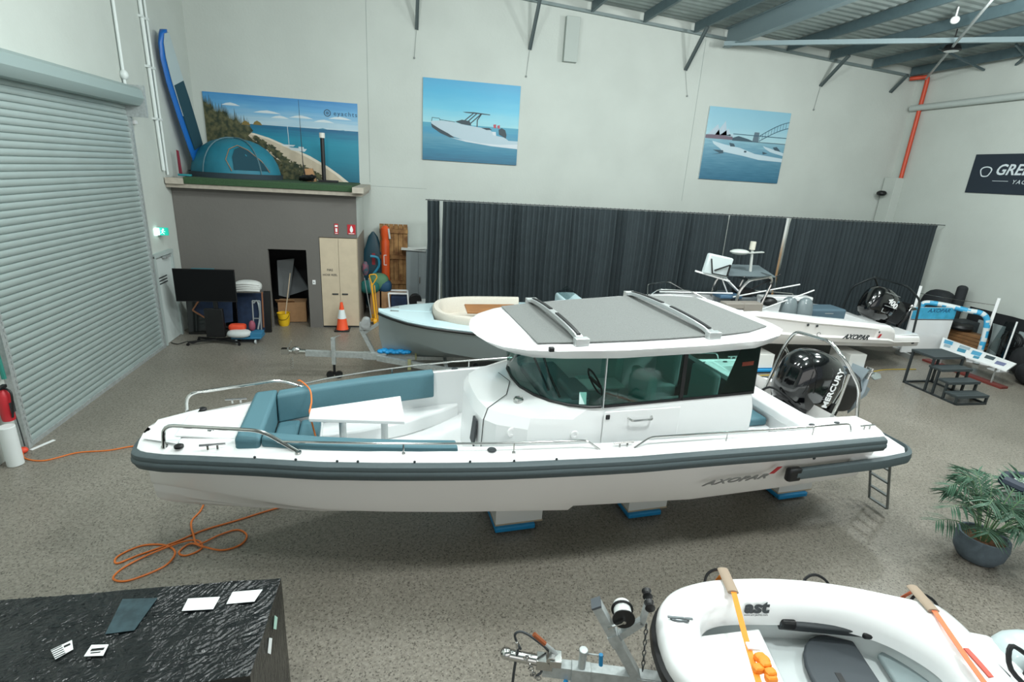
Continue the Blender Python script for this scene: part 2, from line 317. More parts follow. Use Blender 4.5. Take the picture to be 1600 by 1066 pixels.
for k, (pts, r, l) in enumerate([([(XL+.05, 13.4, 9.5), (XL+.05, 13.34, 6.0), (XL+.05, 13.34, 5.75)], .03, 'white conduit dropping to the roller door header'), ([(XL+.05, 14.55, 9.6), (XL+.05, 14.62, 4.05)], .04, 'white pipe left of the blue paddleboard'), ([(XL+.05, 14.8, 9.6), (XL+.05, 14.82, 3.95)], .025, 'thin white conduit next to the blue paddleboard')]):
    b = MB().tube(pts, r, 10)
    if k == 0: b.ell((XL+.06, 13.34, 5.95), (.08, .08, .1), 10, 8)
    else:
        for zz in (5.2, 6.3, 7.3): b.box((XL+.04, pts[0][1], zz), (.1, r*2.6, .05))
    tag(b.build('wall_conduit', mat('conduit_white', '#d5dcda', .5)), l, 'pipe')
tag(MB().box((XL+.04, 13.5, 5.05), (.1, .12, .08)).build('junction_box', M_white, bevel=.01), 'small white junction box under the roller door bracket', 'junction box')
# extinguisher, conduit, bollard at the near shutter corner
t = thing('fire_extinguisher', 'red fire extinguisher with black hose hanging by the roller door', 'fire extinguisher', (XL+.14, 8.12, .62))
MB().lathe([(.03, 0), (.075, .02), (.08, .06), (.08, .4), (.05, .47), (.025, .5)]).build('cylinder', M_red, t); MB().box((.02, -.02, .54), (.06, .14, .05)).build('valve_handle', M_black, t, bevel=.01)
MB().tube(smoothpath([(.03, 0, .52), (.12, -.02, .45), (.11, -.05, .2), (.08, -.04, .08)]), .014, 8).build('hose', M_black, t); MB().box((.081, 0, .22), (.01, .09, .16)).build('paper_label', M_darkgrey, t)
tag(MB().tube([(XL+.06, 8.3, 2.0), (XL+.06, 8.33, 1.2)], .03, 8).build('green_conduit', mat('green_paint', '#2c7f73', .5)), 'green pipe above the fire extinguisher', 'pipe')
tag(MB().tube([(XL+.2, 7.95, 0), (XL+.2, 7.95, .62)], .1, 18).build('bollard', mat('bollard_white', '#d5dad9', .5), bevel=.01), 'white round bollard post below the fire extinguisher', 'bollard')
tag(MB().tube(smoothpath([(XL+.12, 8.2, 1.15), (XL+.18, 8.2, .6), (XL+.14, 8.28, .12)]), .008, 6).build('power_lead', M_darkgrey), 'thin dark power lead down to the orange plug', 'cord')
# ---------------- storage booth ----------------
t = thing('storage_booth', 'dark grey storage booth with doorway in the back left corner', 'storage booth', (-3.65, 16.1, 0))
bx, by = 3.65, -16.1
def T(x, y, z): return (x+bx, y+by, z)
b = MB(); b.poly([T(x, 15.0, z) for x, z in ((-5.87, 0), (-3.73, 0), (-3.73, 2.175), (-2.76, 2.175), (-2.76, 0), (-2.415, 0), (-2.415, 2.54), (-1.425, 2.54), (-1.425, 3.66), (-5.87, 3.66))], (0, .1, 0))
b.build('front_wall', M_booth, t, smooth=0)
MB().box(T(-1.45, 16.15, 3.1), (.06, 2.08, 1.12)).build('upper_side_wall', M_wall, t, smooth=0); MB().box(T(-1.45, 16.15, 1.27), (.06, 2.08, 2.53)).build('lower_side_wall', mat('side_board', '#8d8478', .7), t, smooth=0)
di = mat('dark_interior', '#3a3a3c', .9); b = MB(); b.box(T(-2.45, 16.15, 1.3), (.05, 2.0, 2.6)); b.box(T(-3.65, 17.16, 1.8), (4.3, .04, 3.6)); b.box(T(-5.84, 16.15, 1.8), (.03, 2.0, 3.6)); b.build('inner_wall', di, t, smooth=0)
MB().box(T(-3.55, 15.95, 3.71), (4.64, 2.45, .1)).build('roof_deck', mat('deck_edge', '#a9a093', .7, noise_amt=.15, noise_scale=10), t, smooth=0)
MB().box(T(-1.32, 15.8, 3.82), (.28, 2.6, .14)).build('end_beam', mat('raw_timber', '#b3ab9e', .7, noise_amt=.12), t, smooth=0); MB().box(T(-5.65, 14.8, 3.82), (.4, .3, .14)).build('corner_beam', mat('raw_timber', '#b3ab9e'), t, smooth=0)
tag(MB().box((-3.47, 15.93, 3.84), (3.98, 2.5, .16)).build('artificial_turf', mat('turf_green', '#3c5a3c', .95, noise_amt=.35, noise_scale=70, bump=.6, bump_scale=160), smooth=0, bevel=.02), 'green artificial turf covering the top of the grey booth', 'turf')
t = thing('fire_hose_cupboard', 'tall two door pale timber cupboard lettered for the fire hose reel', 'cupboard', (-1.92, 15.3, 0))
MB().box((0, .02, 1.28), (.98, .5, 2.5)).build('cupboard_body', M_wood, t, smooth=0); MB().box((0, -.02, .02), (.98, .5, .04)).build('plinth', M_darkgrey, t, smooth=0)
for s in (-1, 1):
    d = MB().box((s*.243, -.3, 1.29), (.478, .03, 2.46)).build('cupboard_door', mat('door_oak', '#c6b79f', .55, noise_amt=.07, noise_scale=5), t, smooth=0)
    MB().box((s*.13, -.325, .98), (.16, .02, .035)).build('handle', M_darkgrey, d, smooth=0)
text('cupboard_lettering', 'FIRE', .09, frame((-.245, -.318, 1.62), (1, 0, 0), (0, 0, 1)), M_darkgrey, t, align='CENTER'); text('cupboard_lettering', 'HOSE REEL', .08, frame((-.245, -.318, 1.49), (1, 0, 0), (0, 0, 1)), M_darkgrey, t, align='CENTER')
def sign(name, x, z, w_, h_, label, kind, ry=0):
    t = thing(name, label, 'sign', (x, 14.99, z)); MB().box((0, 0, 0), (w_, .012, h_)).build('sign_plate', M_red, t, smooth=0); g = MB()
    if kind: g.rings([[(w_*.2*math.cos(a)*r_, -.008, h_*.28*math.sin(a)*r_-.01) for a in [k*math.pi/6 for k in range(12)]] for r_ in (.05, 1)], True, False, False); g.poly([(-.03, -.009, .05), (.03, -.009, .05), (0, -.009, h_*.42)])
    else: g.box((0, -.008, .08), (w_*.7, .004, .05)); g.box((0, -.008, -.03), (w_*.5, .004, .1))
    g.box((0, -.008, -h_*.42), (w_*.7, .004, .015)); g.build('symbol', M_white, t, smooth=0)
sign('fire_sign', -1.56, 2.77, .21, .26, 'square red fire sign above the right cupboard door', 1); sign('extinguisher_sign', -1.95, 2.77, .1, .28, 'narrow red fire sign left of the square one', 0)
for (x, z, l) in ((-2.6, 1.3, 'white light switch beside the booth doorway'), (-3.95, .52, 'white power outlet left of the booth doorway')):
    t = thing('wall_switch' if z > 1 else 'power_outlet', l, 'switch' if z > 1 else 'outlet', (x, 14.995, z)); MB().box((0, 0, 0), (.08, .02, .12) if z > 1 else (.13, .02, .08)).build('cover_plate', M_white, t, bevel=.004); MB().box((0, -.014, 0), (.02, .01, .03)).build('rocker', M_darkgrey, t)
# inside the doorway
tag(MB().box((-3.35, 15.75, .3), (.75, .5, .58), .1).box((-3.5, 15.5, .62), (.5, .02, .2), rot=Matrix.Rotation(.9, 3, 'X')).build('cardboard_box', M_card, bevel=.006), 'brown cardboard box inside the dark doorway', 'box')
t = thing('yellow_bucket', 'yellow bucket with a mop standing in the booth doorway', 'bucket', (-3.5, 15.2, 0)); MB().lathe([(.12, 0), (.15, .1), (.165, .36), (.175, .37), (.16, .37), (.14, .05)], cap=True).build('bucket_body', M_yellow, t); MB().tube(smoothpath([(-.17, 0, .36), (-.1, -.15, .22), (.1, -.15, .22), (.17, 0, .36)]), .006, 6).build('bail_handle', M_black, t)
tag(MB().cyl((-3.5, 15.22, .05), (-3.3, 15.45, 1.45), .014, 8).build('mop_handle', mat('pale_stick', '#c6b49b', .6)), 'pale wooden stick standing in the yellow bucket', 'stick')
g = MB(); g.poly([(-3.6, 16.2, .6), (-3.0, 16.3, .8), (-3.45, 16.5, 1.5)], (0, .05, .05)); tag(g.build('panel_offcut', mat('grey_panel', '#5f6568', .6), smooth=0), 'grey angular panel leaning inside the dark doorway', 'panel')
g = MB(); g.poly([(-3.75, 15.9, .7), (-3.5, 16.0, .6), (-3.3, 16.1, 1.75), (-3.75, 16.0, 1.7)], (0, .04, 0)); tag(g.build('leaning_panel', mat('pale_panel', '#74797a', .6), smooth=0), 'pale panel standing at the left inside the doorway', 'panel')
tag(MB().box((-2.72, 15.6, .4), (.05, .12, .8), rot=Matrix.Rotation(.2, 3, 'Y')).build('timber_offcut', M_wood, smooth=0), 'short timber offcut leaning at the right of the doorway', 'timber')
# ================= MAIN BOAT (local: x aft from the nose, y to the far side, z up) =================
BOAT = thing('cabin_boat', 'large white cabin motorboat with teal bow cushions and grey rub rail', 'motorboat', (-2.8, 5.70, 0), math.atan2(.75, 8.75))
SB = [0, .05, .12, .3, .56, .92, 1.21, 1.83, 2.45, 3.05, 3.66, 4.4, 5.1, 6.0, 7.26, 8.65]
HB = [.27, .33, .38, .46, .54, .66, .76, .97, 1.13, 1.25, 1.34, 1.41, 1.45, 1.46, 1.46, 1.43]
ZB = [1.60, 1.60, 1.605, 1.61, 1.62, 1.635, 1.65, 1.67, 1.69, 1.70, 1.70, 1.70, 1.69, 1.68, 1.65, 1.62]
hb_ = lambda s: interp(s, SB, HB); zb_ = lambda s: interp(s, SB, ZB)
def chine(s): return interp(s, [0, .3, .9, 1.7, 2.3, 3.1, 4.5, 6.1, 7.4, 8.65], [.05, .2, .5, .8, .93, 1.05, 1.15, 1.19, 1.2, 1.2])
def chz(s): return interp(s, [0, .3, .9, 1.7, 2.3, 3.1, 4.5, 4.56, 6.1, 7.4, 8.65], [1.0, 1.01, 1.02, .97, .95, .92, .83, .88, .80, .82, .86])
def keel(s): return interp(s, [0, .03, .1, .4, 1.0, 1.8, 3, 4.5, 4.56, 8.65], [.80, .76, .72, .64, .52, .46, .44, .44, .47, .48])
def hull_sec(s):
    b, z, c, cz, k = hb_(s)-.03, zb_(s)-.12, chine(s), chz(s), keel(s)
    b = min(b, interp(s, [0, .15, .35, .6, .61], [.10, .27, .42, .6, 9])); hs = [(b, z), (b*.6+c*.4+.01, z*.6+cz*.4), (c+.03, cz+.05), (c, cz), (c-.05 if c > .2 else c*.75, cz-.015), (c*.66, cz*.6+k*.4+.005), (c*.63, cz*.57+k*.43-.02), (c*.33, cz*.3+k*.7), (c*.30, cz*.27+k*.73-.02), (.0, k)]
    return [(s, -t, zz) for t, zz in hs]+[(s, t, zz) for t, zz in hs[-2::-1]]
st = sorted(set([0, .03, .08, .15, .3, .45, .6, .8, 1.0, 1.25, 1.5, 1.8, 2.1, 2.45, 2.8, 3.2, 3.66, 4.1, 4.5, 4.56, 5.1, 5.6, 6.1, 6.7, 7.4, 8.0, 8.65]))
h = MB(); h.rings([hull_sec(s) for s in st], False, False, False); e = hull_sec(8.65); h.poly(e); e = hull_sec(0); h.poly(e)
hull = h.build('hull', M_hull, BOAT, smooth=28)
# deck with bow cockpit, side decks, aft cockpit and motor well
def deck_sec(s):
    b, z = hb_(s), zb_(s)
    if s < .985: sole = z+.03; aft = sole; well = sole; i = b-.22
    elif s < 7.72: sole = 1.0 if s < 3.4 else 1.05; aft = sole; well = sole; i = b-.2
    elif s < 7.98: sole = aft = well = z-.02; i = b-.2
    else: aft = z+.02; well = 1.25; i = b-.2; sole = aft
    w_ = .95 if s > 7.98 else min(.62, i-.12)
    hs = [(b, z-.12), (b, z-.04), (b-.07, z), (i+.01, z+.03), (i-.01, z+.02), (i-.03, sole if s > .985 and s < 7.72 else z+.03), (w_+.02, aft), (w_, well), (0, well)]
    return [(s, -t, zz) for t, zz in hs]+[(s, t, zz) for t, zz in hs[-2::-1]]
ds = [0, .02, .05, .12, .3, .56, .92, .984, .986, 1.21, 1.5, 1.83, 2.14, 2.45, 3.05, 3.66, 4.4, 5.1, 6, 7.26, 7.719, 7.721, 7.979, 7.981, 8.4, 8.65]
d = MB(); d.rings([deck_sec(s) for s in ds], False, False, False); e = deck_sec(0); d.poly([e[0], e[1], e[2], e[3], e[-4], e[-3], e[-2], e[-1]])
deck = d.build('deck', M_white, BOAT, smooth=30)
# raised nose panel and foredeck lid
MB().rings([[(s, -t, z), (s, t, z)] for s, t, z in ((.05, .22, 1.64), (.42, .42, 1.655))], False, False, False).build('nose_panel', mat('nose_grey', '#dfe4e4', .3), BOAT)
lid = MB(); P_ = [(.36, -.26), (.96, -.42), (.96, .42), (.36, .26)]; lid.poly([(a, b, 1.655) for a, b in P_], (0, 0, .02)); lid = lid.build('anchor_locker_lid', M_white, BOAT, bevel=.006)
MB().lathe([(.035, 1.675), (.03, 1.682), (.012, 1.682)], (.68, -.2, 0), 14).build('lid_latch', M_steel, lid)
# rub rail swept round the sheer
prof = [(-.03, .0), (.035, 0), (.065, -.02), (.072, -.055), (.066, -.07), (.078, -.085), (.078, -.12), (.066, -.135), (.05, -.175), (.0, -.185), (-.03, -.185)]
path = []
for s in [8.62, 8.0, 7.2, 6.4, 5.6, 5.1, 4.4, 3.66, 3.05, 2.45, 2.1, 1.83, 1.5, 1.21, .92, .7, .56, .4, .3, .2, .12, .06, .02]: path.append((s, -hb_(s), zb_(s)))
near = smoothpath(path, 2); pts = near+[Vector((-.005, -.16, 1.6)), Vector((-.008, 0, 1.6)), Vector((-.005, .16, 1.6))]+[Vector((p.x, -p.y, p.z)) for p in reversed(near)]
rs = []
for i, p in enumerate(pts):
    a = pts[max(0, i-1)]; b = pts[min(len(pts)-1, i+1)]; t = (b-a); t.z = 0; t.normalize(); o = Vector((t.y, -t.x, 0)); o = -o if o.dot(p-Vector((4.3, 0, p.z))) < 0 else o
    rs.append([p+o*q+Vector((0, 0, zz-.045)) for q, zz in prof])
MB().rings(rs).build('rub_rail', M_rub, BOAT, smooth=40)
bl = MB()
for s in [1.2, 1.6, 2.0, 2.2, 2.75, 3.3, 3.75, 4.2]: bl.ell((s, -hb_(s)-.003, zb_(s)-.03), (.014, .008, .014), 8, 6)
bl.build('rail_bolts', M_darkgrey, BOAT)
# swim platforms and side fender
for sgn in (-1, 1):
    q = MB(); q.poly([(8.3, sgn*.5, 1.12), (8.3, sgn*1.4, 1.12), (9.2, sgn*1.36, 1.12), (9.34, sgn*1.24, 1.12), (9.4, sgn*.95, 1.12), (9.4, sgn*.55, 1.12)], (0, 0, .13)); pf = q.build('swim_platform', M_white, BOAT, bevel=.02, label='near swim platform' if sgn < 0 else 'far swim platform')
    pr = [(0, .01), (.05, -.01), (.06, -.07), (.05, -.13), (0, -.15)]
    pp = rounded([(7.35, sgn*1.42, 1.24), (8.7, sgn*1.42, 1.25), (9.25, sgn*1.36, 1.25), (9.42, sgn*1.2, 1.25), (9.42, sgn*.55, 1.25)], .14, 5); rr_ = []
    for i, p in enumerate(pp):
        t = (pp[min(i+1, len(pp)-1)]-pp[max(0, i-1)]).normalized(); o = Vector((t.y, -t.x, 0)); o = -o if o.y*sgn < -.01 or (abs(o.y) <= .01 and o.x < 0) else o
        rr_.append([p+o*a+Vector((0, 0, b)) for a, b in pr])
    MB().rings(rr_).build('platform_rub_strip', M_rub, BOAT, smooth=40)
    MB().box((7.33, sgn*1.43, 1.17), (.2, .09, .18)).build('fender_block', M_black, BOAT, bevel=.03)
lad = MB()
for y in (-.78, -1.08): lad.tube([(9.3, y, 1.15), (9.38, y, .95), (9.62, y, .12)], .018, 8)
for k in range(4): a = .12+.22*k; lad.bar((9.62-.29*(a-.12), -.78, a), (9.62-.29*(a-.12), -1.08, a), .05, .02)
lad.build('boarding_ladder', mat('ladder_steel', '#8f9494', .3, .9), BOAT)
# hull lettering
LM = mat('logo_grey', '#8d8d8c', .35, .3)
sd = (1, -.004, 0)
lt = text('hull_lettering', 'AXOPAR', .135, frame((6.08, -1.385, 1.12), (1, -.006, .015), (0, -.42, .9)), LM, BOAT, ext=.004, shear=.35, sx=1.55, bold=.003, space=1.08); lt.parent = BOAT
g = MB(); g.poly([(6.98, -1.41, 1.2), (7.05, -1.41, 1.2), (7.13, -1.43, 1.3), (7.06, -1.43, 1.3)], (0, -.006, 0)); g.build('logo_slash', M_red, BOAT, smooth=0)
for s, z in ((7.98, 1.38), (8.55, 1.42), (7.6, 1.36)): MB().ell((s, -hb_(s)+.03, z), (.025, .01, .02), 10, 6).build('hull_outlet', M_darkgrey, BOAT)
# ---- bow upholstery ----
def cush(name, pts, z0, z1, label=None, bev=.035, m=M_teal):
    q = MB(); q.poly([(a, b, z0) for a, b in pts], (0, 0, z1-z0)); return q.build(name, m, BOAT, bevel=bev, seg=3, label=label)
cush('bow_backrest', [(.99, -.60), (1.24, -.66), (1.24, .66), (.99, .60)], 1.36, 1.765, 'teal backrest across the bow', .04)
def iw(s): return hb_(s)-.2
for sgn in (-1, 1):
    ss = [1.25, 1.5, 1.8, 2.3, 2.8, 3.22]; wd = .2
    if sgn < 0: ss = [1.25, 1.5, 1.8, 2.3, 2.8, 3.2]
    q = MB(); rr_ = []
    for s in ss:
        o = iw(s)+.08; i_ = o-wd; zz = 1.76
        rr_.append([(s, sgn*o, zz-.05), (s, sgn*(o-.03), zz), (s, sgn*(i_+.03), zz), (s, sgn*i_, zz-.03), (s, sgn*(i_-.02), 1.40), (s, sgn*(o-.1), 1.38)])
    q.rings(rr_); q.build('side_backrest', M_teal, BOAT, smooth=50, bevel=.02, label='far teal side backrest' if sgn > 0 else 'near teal side backrest')
cush('seat_base', [(1.0, -.52), (1.75, -.66), (1.75, .66), (1.0, .52)], 1.0, 1.28, m=M_white, bev=.02)
cush('seat_cushion', [(1.24, -.5), (1.5, -.55), (1.5, .5), (1.24, .5)], 1.28, 1.40)
cush('seat_cushion', [(1.505, -.55), (1.74, -.6), (1.74, .5), (1.505, .5)], 1.28, 1.40)
for sgn in (1, -1):
    q = MB(); q.rings([[(s, sgn*(iw(s)+.0), 1.0), (s, sgn*(iw(s)), 1.22), (s, sgn*(iw(s)-w_), 1.2), (s, sgn*(iw(s)-w_-.04), 1.0)] for s, w_ in ((1.7, .32), (2.2, .4), (2.8, .36), (3.3, .2), (3.6, .05))]); q.build('side_bench', M_white, BOAT, smooth=50, bevel=.03)
TB = MB(); TB.poly([(1.66, -.13, 1.66), (2.72, -.36, 1.66), (2.72, .36, 1.66), (1.66, .13, 1.66)], (0, 0, .05)); TB = TB.build('table_top', M_white, BOAT, bevel=.012, label='white tapered bow table top')
for s in (2.02, 2.5): MB().cyl((s, -.02, 1.0), (s, -.02, 1.66), .042, 18).lathe([(.09, 1.0), (.085, 1.02), (.045, 1.03)], (s, -.02, 0), 18).build('table_leg', M_alum, TB)
tag_ = MB().tube(smoothpath([(1.46, .80, 1.80), (1.5, .76, 1.81), (1.62, .55, 1.78), (1.66, .3, 1.74), (1.66, .12, 1.72), (1.66, .05, 1.67), (1.74, -.1, 1.35), (1.85, -.25, 1.02)]), .01, 6).build('lashing_cord', M_orange)
tag_.parent = None; tag_.location = BOAT.location; tag_.rotation_euler = BOAT.rotation_euler; tag(tag_, 'thin orange cord draped over the far bow backrest and past the table', 'cord')
# ---- rails ----
def rail(pts, r=.016, k=.08): return MB().tube(rounded(pts, k, 4), r, 10)
for sgn in (-1, 1):
    y = lambda s, dd=.1: sgn*(hb_(s)-dd)
    q = rail([(.29, y(.29, .06), zb_(.3)), (.31, y(.31, .07), 1.86), (1.27, y(1.27, .1), 1.87), (1.62, y(1.62, .1), zb_(1.6))], .02, .12)
    for s in (.29, 1.62): q.lathe([(.035, 0), (.03, .012), (.02, .014)], (s, y(s, .08), zb_(s)+.003), 12)
    q.build('bow_rail', M_steel, BOAT)
    q = rail([(1.42, y(1.42), 1.76)]+[(s, y(s), zb_(s)+.12) for s in (1.8, 2.4, 3.0, 3.6, 4.2, 4.55)]+[(4.72, y(4.7), zb_(4.7))], .012, .06)
    for s in (2.65, 3.77): q.cyl((s, y(s), zb_(s)), (s, y(s), zb_(s)+.12), .009, 8); q.lathe([(.022, 0), (.018, .01)], (s, y(s), zb_(s)+.005), 10)
    q.build('side_rail', M_steel, BOAT)
    q = rail([(5.12, y(5.12), zb_(5.1)), (5.3, y(5.3), zb_(5.3)+.12)]+[(s, y(s), zb_(s)+.12) for s in (6, 6.8, 7.5, 8.12)]+[(8.17, y(8.1), zb_(8.1))], .012, .06)
    for s in (6.3, 7.55): q.cyl((s, y(s), zb_(s)), (s, y(s), zb_(s)+.12), .009, 8)
    q.build('aft_rail', M_steel, BOAT)
    for s in (.78, 5.0, 8.45):
        q = MB(); yy = y(s, .12 if s > 1 else .05); z = zb_(s)+.01
        for dx in (-.045, .045): q.cyl((s+dx, yy, z), (s+dx, yy, z+.04), .012, 8)
        q.tube([(s-.12, yy, z+.052), (s+.12, yy, z+.052)], .012, 8); q.build('mooring_cleat', M_steel, BOAT)
    MB().lathe([(.045, 0), (.045, .02), (.03, .03), (.015, .03)], (.44, y(.44, .06), zb_(.44)+.01), 14).build('bow_light', M_black, BOAT)
    MB().lathe([(.05, 0), (.045, .01), (.02, .01)], (3.55, y(3.55, .14), zb_(3.5)+.02), 16).build('deck_filler', M_darkgrey, BOAT)
# ---- cabin ----
CW = mat('cabin_white', '#eceeee', .3, coat=.4)
def outl(pts):  # half outline front->rear; returns closed ring
    return pts+[(s, -t) for s, t in reversed(pts)]
def ring(pts, z): return [(s, t, (z(s, t) if callable(z) else z)) for s, t in pts]
r0 = outl([(3.50, .02), (3.5, .3), (3.55, .58), (3.68, .76), (4.0, .93), (4.5, 1.0), (5.2, 1.03), (6.0, 1.03), (6.9, 1.03), (6.95, .9), (6.95, .02)])
r1 = outl([(3.52, .02), (3.52, .3), (3.57, .57), (3.7, .74), (4.02, .92), (4.5, 1.0), (5.2, 1.02), (6.0, 1.02), (6.9, 1.02), (6.95, .9), (6.95, .02)])
r2 = outl([(3.57, .02), (3.575, .29), (3.63, .54), (3.77, .70), (4.06, .88), (4.52, .985), (5.2, 1.01), (6.0, 1.01), (6.9, 1.01), (6.94, .9), (6.94, .02)])
r3 = outl([(4.08, .02), (4.1, .3), (4.2, .56), (4.33, .74), (4.5, .88), (4.72, .97), (5.2, .99), (6.0, .99), (6.86, .99), (6.92, .9), (6.92, .02)])
zt = lambda s, t: interp(s, [4.0, 5, 6.9], [2.03, 2.03, 2.09])
cb = MB(); cb.rings([ring(r0, 1.03), ring(r1, 1.78), ring(r2, 1.9), ring(r3, zt)], True, False, False); cabin = cb.build('cabin_body', CW, BOAT, smooth=20)
# roof
ro = lambda k, dz: [(s, t) for s, t in []]
def rout(ins):
    base = [(3.52, .02), (3.55, .24), (3.61, .46), (3.75, .69), (3.97, .86), (4.27, .97), (5.0, 1.1), (6.0, 1.16), (6.75, 1.12), (7.1, .98), (7.32, .78), (7.36, .6), (7.38, .02)]
    out = []
    for s, t in base:
        ss = s+(ins*1.5 if s < 3.9 else (ins if s < 4.3 else (-ins if s > 7.25 else 0))); out.append((ss, max(.02, t-ins) if t > .02 else t))
    return outl(out)
rz_ = lambda o: (lambda s, t: interp(s, [3.4, 4.2, 6, 7.6], [2.69, 2.73, 2.81, 2.86])+o)
rf = MB(); rf.rings([ring(rout(.28), rz_(-.13)), ring(rout(.2), rz_(-.16)), ring(rout(.11), rz_(-.15)), ring(rout(.02), rz_(-.05)), ring(rout(0), rz_(-.02)), ring(rout(.03), rz_(.0)), ring(rout(.1), rz_(.015)), ring(rout(.13), rz_(.01)), ring(rout(.25), rz_(.02))], True, True, True)
roof = rf.build('cabin_roof', M_white, BOAT, smooth=35)
mt = MB(); zz = rz_(.024); mt.rings([[(s0, t0, zz(s0, 0)+dz), (s1, t1, zz(s1, 0)+dz)] for (s0, t0, s1, t1, dz) in []], False) if False else None
pts = [(4.1, -.78), (4.12, .78), (5.0, .93), (6.0, .98), (6.9, .95), (7.3, .72), (7.3, -.72), (6.9, -.95), (6.0, -.98), (5.0, -.93)]
cen = [(interp(k/8, [0, 1], [4.1, 7.08])) for k in range(9)]
ww = [.80, .86, .91, .95, .97, .98, .97, .92, .76]
mt.rings([[(s, -w_, zz(s, 0)), (s, w_, zz(s, 0)), (s, w_, zz(s, 0)+.012), (s, -w_, zz(s, 0)+.012)] for s, w_ in zip(cen, ww)]); mt.build('roof_deck_mat', M_mat, roof, smooth=0)
for s, hw in ((4.56, .93), (6.13, 1.04)):
    q = MB(); rr_ = []; z0 = zz(s, 0)
    for k in range(13):
        t = -hw+2*hw*k/12; lift = .055+.07*(1-(t/hw)**2)**.6; w2 = .055
        rr_.append([(s-w2, t, z0+lift-.045), (s-w2*.7, t, z0+lift), (s+w2*.7, t, z0+lift), (s+w2, t, z0+lift-.045)])
    q.rings(rr_)
    for sg in (-1, 1): q.box((s, sg*(hw-.02), z0+.03), (.16, .09, .08))
    br = q.build('roof_bar', M_alum, roof, smooth=40, bevel=.006)
    for sg in (-1, 1):
        q = MB(); rr_ = []
        for k in range(7):
            t = sg*(.1+(hw-.2)*k/6); lift = .055+.07*(1-(t/hw)**2)**.6; rr_.append([(s-.022, t, z0+lift), (s-.02, t, z0+lift+.012), (s+.02, t, z0+lift+.012), (s+.022, t, z0+lift)])
        q.rings(rr_); q.build('rubber_pad', M_black, br, smooth=0)
MB().box((4.2, -.97, 2.74), (.06, .05, .05)).build('roof_latch', M_black, roof, bevel=.01)
# glazing
topz = lambda s: interp(s, [3.9, 4.6, 6.9], [2.63, 2.64, 2.70])
gb = [(4.08, .02), (4.1, .3), (4.2, .56), (4.33, .74), (4.5, .88), (4.72, .97), (4.86, .98)]
gt_ = [(4.0, .02), (4.02, .3), (4.12, .56), (4.26, .72), (4.46, .84), (4.72, .93), (4.86, .94)]
full_b = [(s, -t) for s, t in reversed(gb)]+gb; full_t = [(s, -t) for s, t in reversed(gt_)]+gt_
q = MB(); q.rings([[(s, t, zt(s, t)) for s, t in full_b], [(s, t, topz(s)) for s, t in full_t]], False, False, False); q.build('windscreen', M_glass, BOAT, smooth=60)
q = MB(); q.tube([(s-.01, t*1.01, zt(s, t)+.01) for s, t in full_b], .017, 6); q.build('windscreen_seal', M_black, BOAT)
for sgn in (-1, 1):
    for (a, b, nm, zlo) in ((4.88, 5.86, 'door_window', -.0), (5.88, 6.88, 'rear_window', 0)):
        q = MB(); q.poly([(a, sgn*.985, zt(a, 0)), (b, sgn*.985, zt(b, 0)), (b, sgn*.945, topz(b)), (a, sgn*.945, topz(a))], (0, sgn*.008, 0)); q.build(nm, M_glass, BOAT, smooth=0)
        q = MB(); q.bar((a, sgn*.995, zt(a, 0)+.012), (b, sgn*.995, zt(b, 0)+.012), .015, .03); q.build('window_seal', M_black, BOAT, smooth=0)
    q = MB(); q.bar((4.87, sgn*.992, 2.02), (4.87, sgn*.95, 2.66), .024, .012, (1, 0, 0)); q.build('window_pillar', M_alum, BOAT, smooth=0)
    q = MB(); q.bar((5.87, sgn*.985, 2.05), (5.87, sgn*.945, 2.68), .02, .05, (1, 0, 0)); q.build('rear_pillar', M_black, BOAT, smooth=0)
    q = MB(); q.poly([(6.42, sgn*.975, 2.08), (6.9, sgn*.975, 2.09), (6.9, sgn*.935, 2.69), (6.62, sgn*.94, 2.69)], (0, sgn*.006, 0)); pn = q.build('quarter_panel', M_gloss, BOAT, smooth=0)
    q = MB(); q.poly([(6.66, sgn*.962, 2.44), (6.82, sgn*.962, 2.45), (6.82, sgn*.959, 2.5), (6.66, sgn*.959, 2.49)], (0, sgn*.003, 0)); q.build('red_decal', mat('decal_red', '#c0392b', .5), pn, smooth=0)
    # sliding door outline, handle, ports
    dr = MB(); dr.box((5.37, sgn*1.03, 1.52), (.98, .02, .95)); dr = dr.build('cabin_door', CW, BOAT, bevel=.01)
    MB().tube(rounded([(5.18, sgn*1.04, 1.9), (5.2, sgn*1.1, 1.89), (5.46, sgn*1.1, 1.89), (5.48, sgn*1.04, 1.9)], .03), .012, 8).build('door_handle', M_steel, dr); MB().box((4.92, sgn*1.045, 1.93), (.05, .02, .06)).build('door_lock', M_black, dr, bevel=.01)
    for s, z, r_ in ((3.86, 1.72, .06), (4.55, 1.72, .05)):
        MB().lathe([(r_, 0), (r_*.9, .015), (r_*.5, .015), (r_*.45, .008)], (s, sgn*(interp(s, [3.7, 4.02, 4.5, 5], [.74, .92, 1.0, 1.02])+0), z), 20, rot=Matrix.Rotation(R(90)*sgn*-1, 3, 'X') @ Matrix.Rotation(R(-12)*sgn if s < 4 else 0, 3, 'Y')).build('port_speaker', M_white, BOAT)
q = MB(); q.poly([(3.505, -.35, 1.42), (3.51, -.52, 1.4), (3.54, -.50, 1.72), (3.53, -.38, 1.73)], (-.02, 0, 0)); q.build('console_vent', M_darkgrey, BOAT, smooth=0)
q = MB(); q.tube([(3.55, -.60, 1.06), (3.585, -.60, 1.78), (3.64, -.56, 1.905), (3.9, -.40, 1.99), (4.02, -.1, 2.03), (3.95, .2, 2.03)], .005, 4); q.build('hatch_seam', M_black, BOAT)
MB().lathe([(.06, 0), (.06, .04), (.045, .06), (.04, .05)], (4.0, -.57, 1.96), 18).build('deck_vent', M_steel, BOAT)
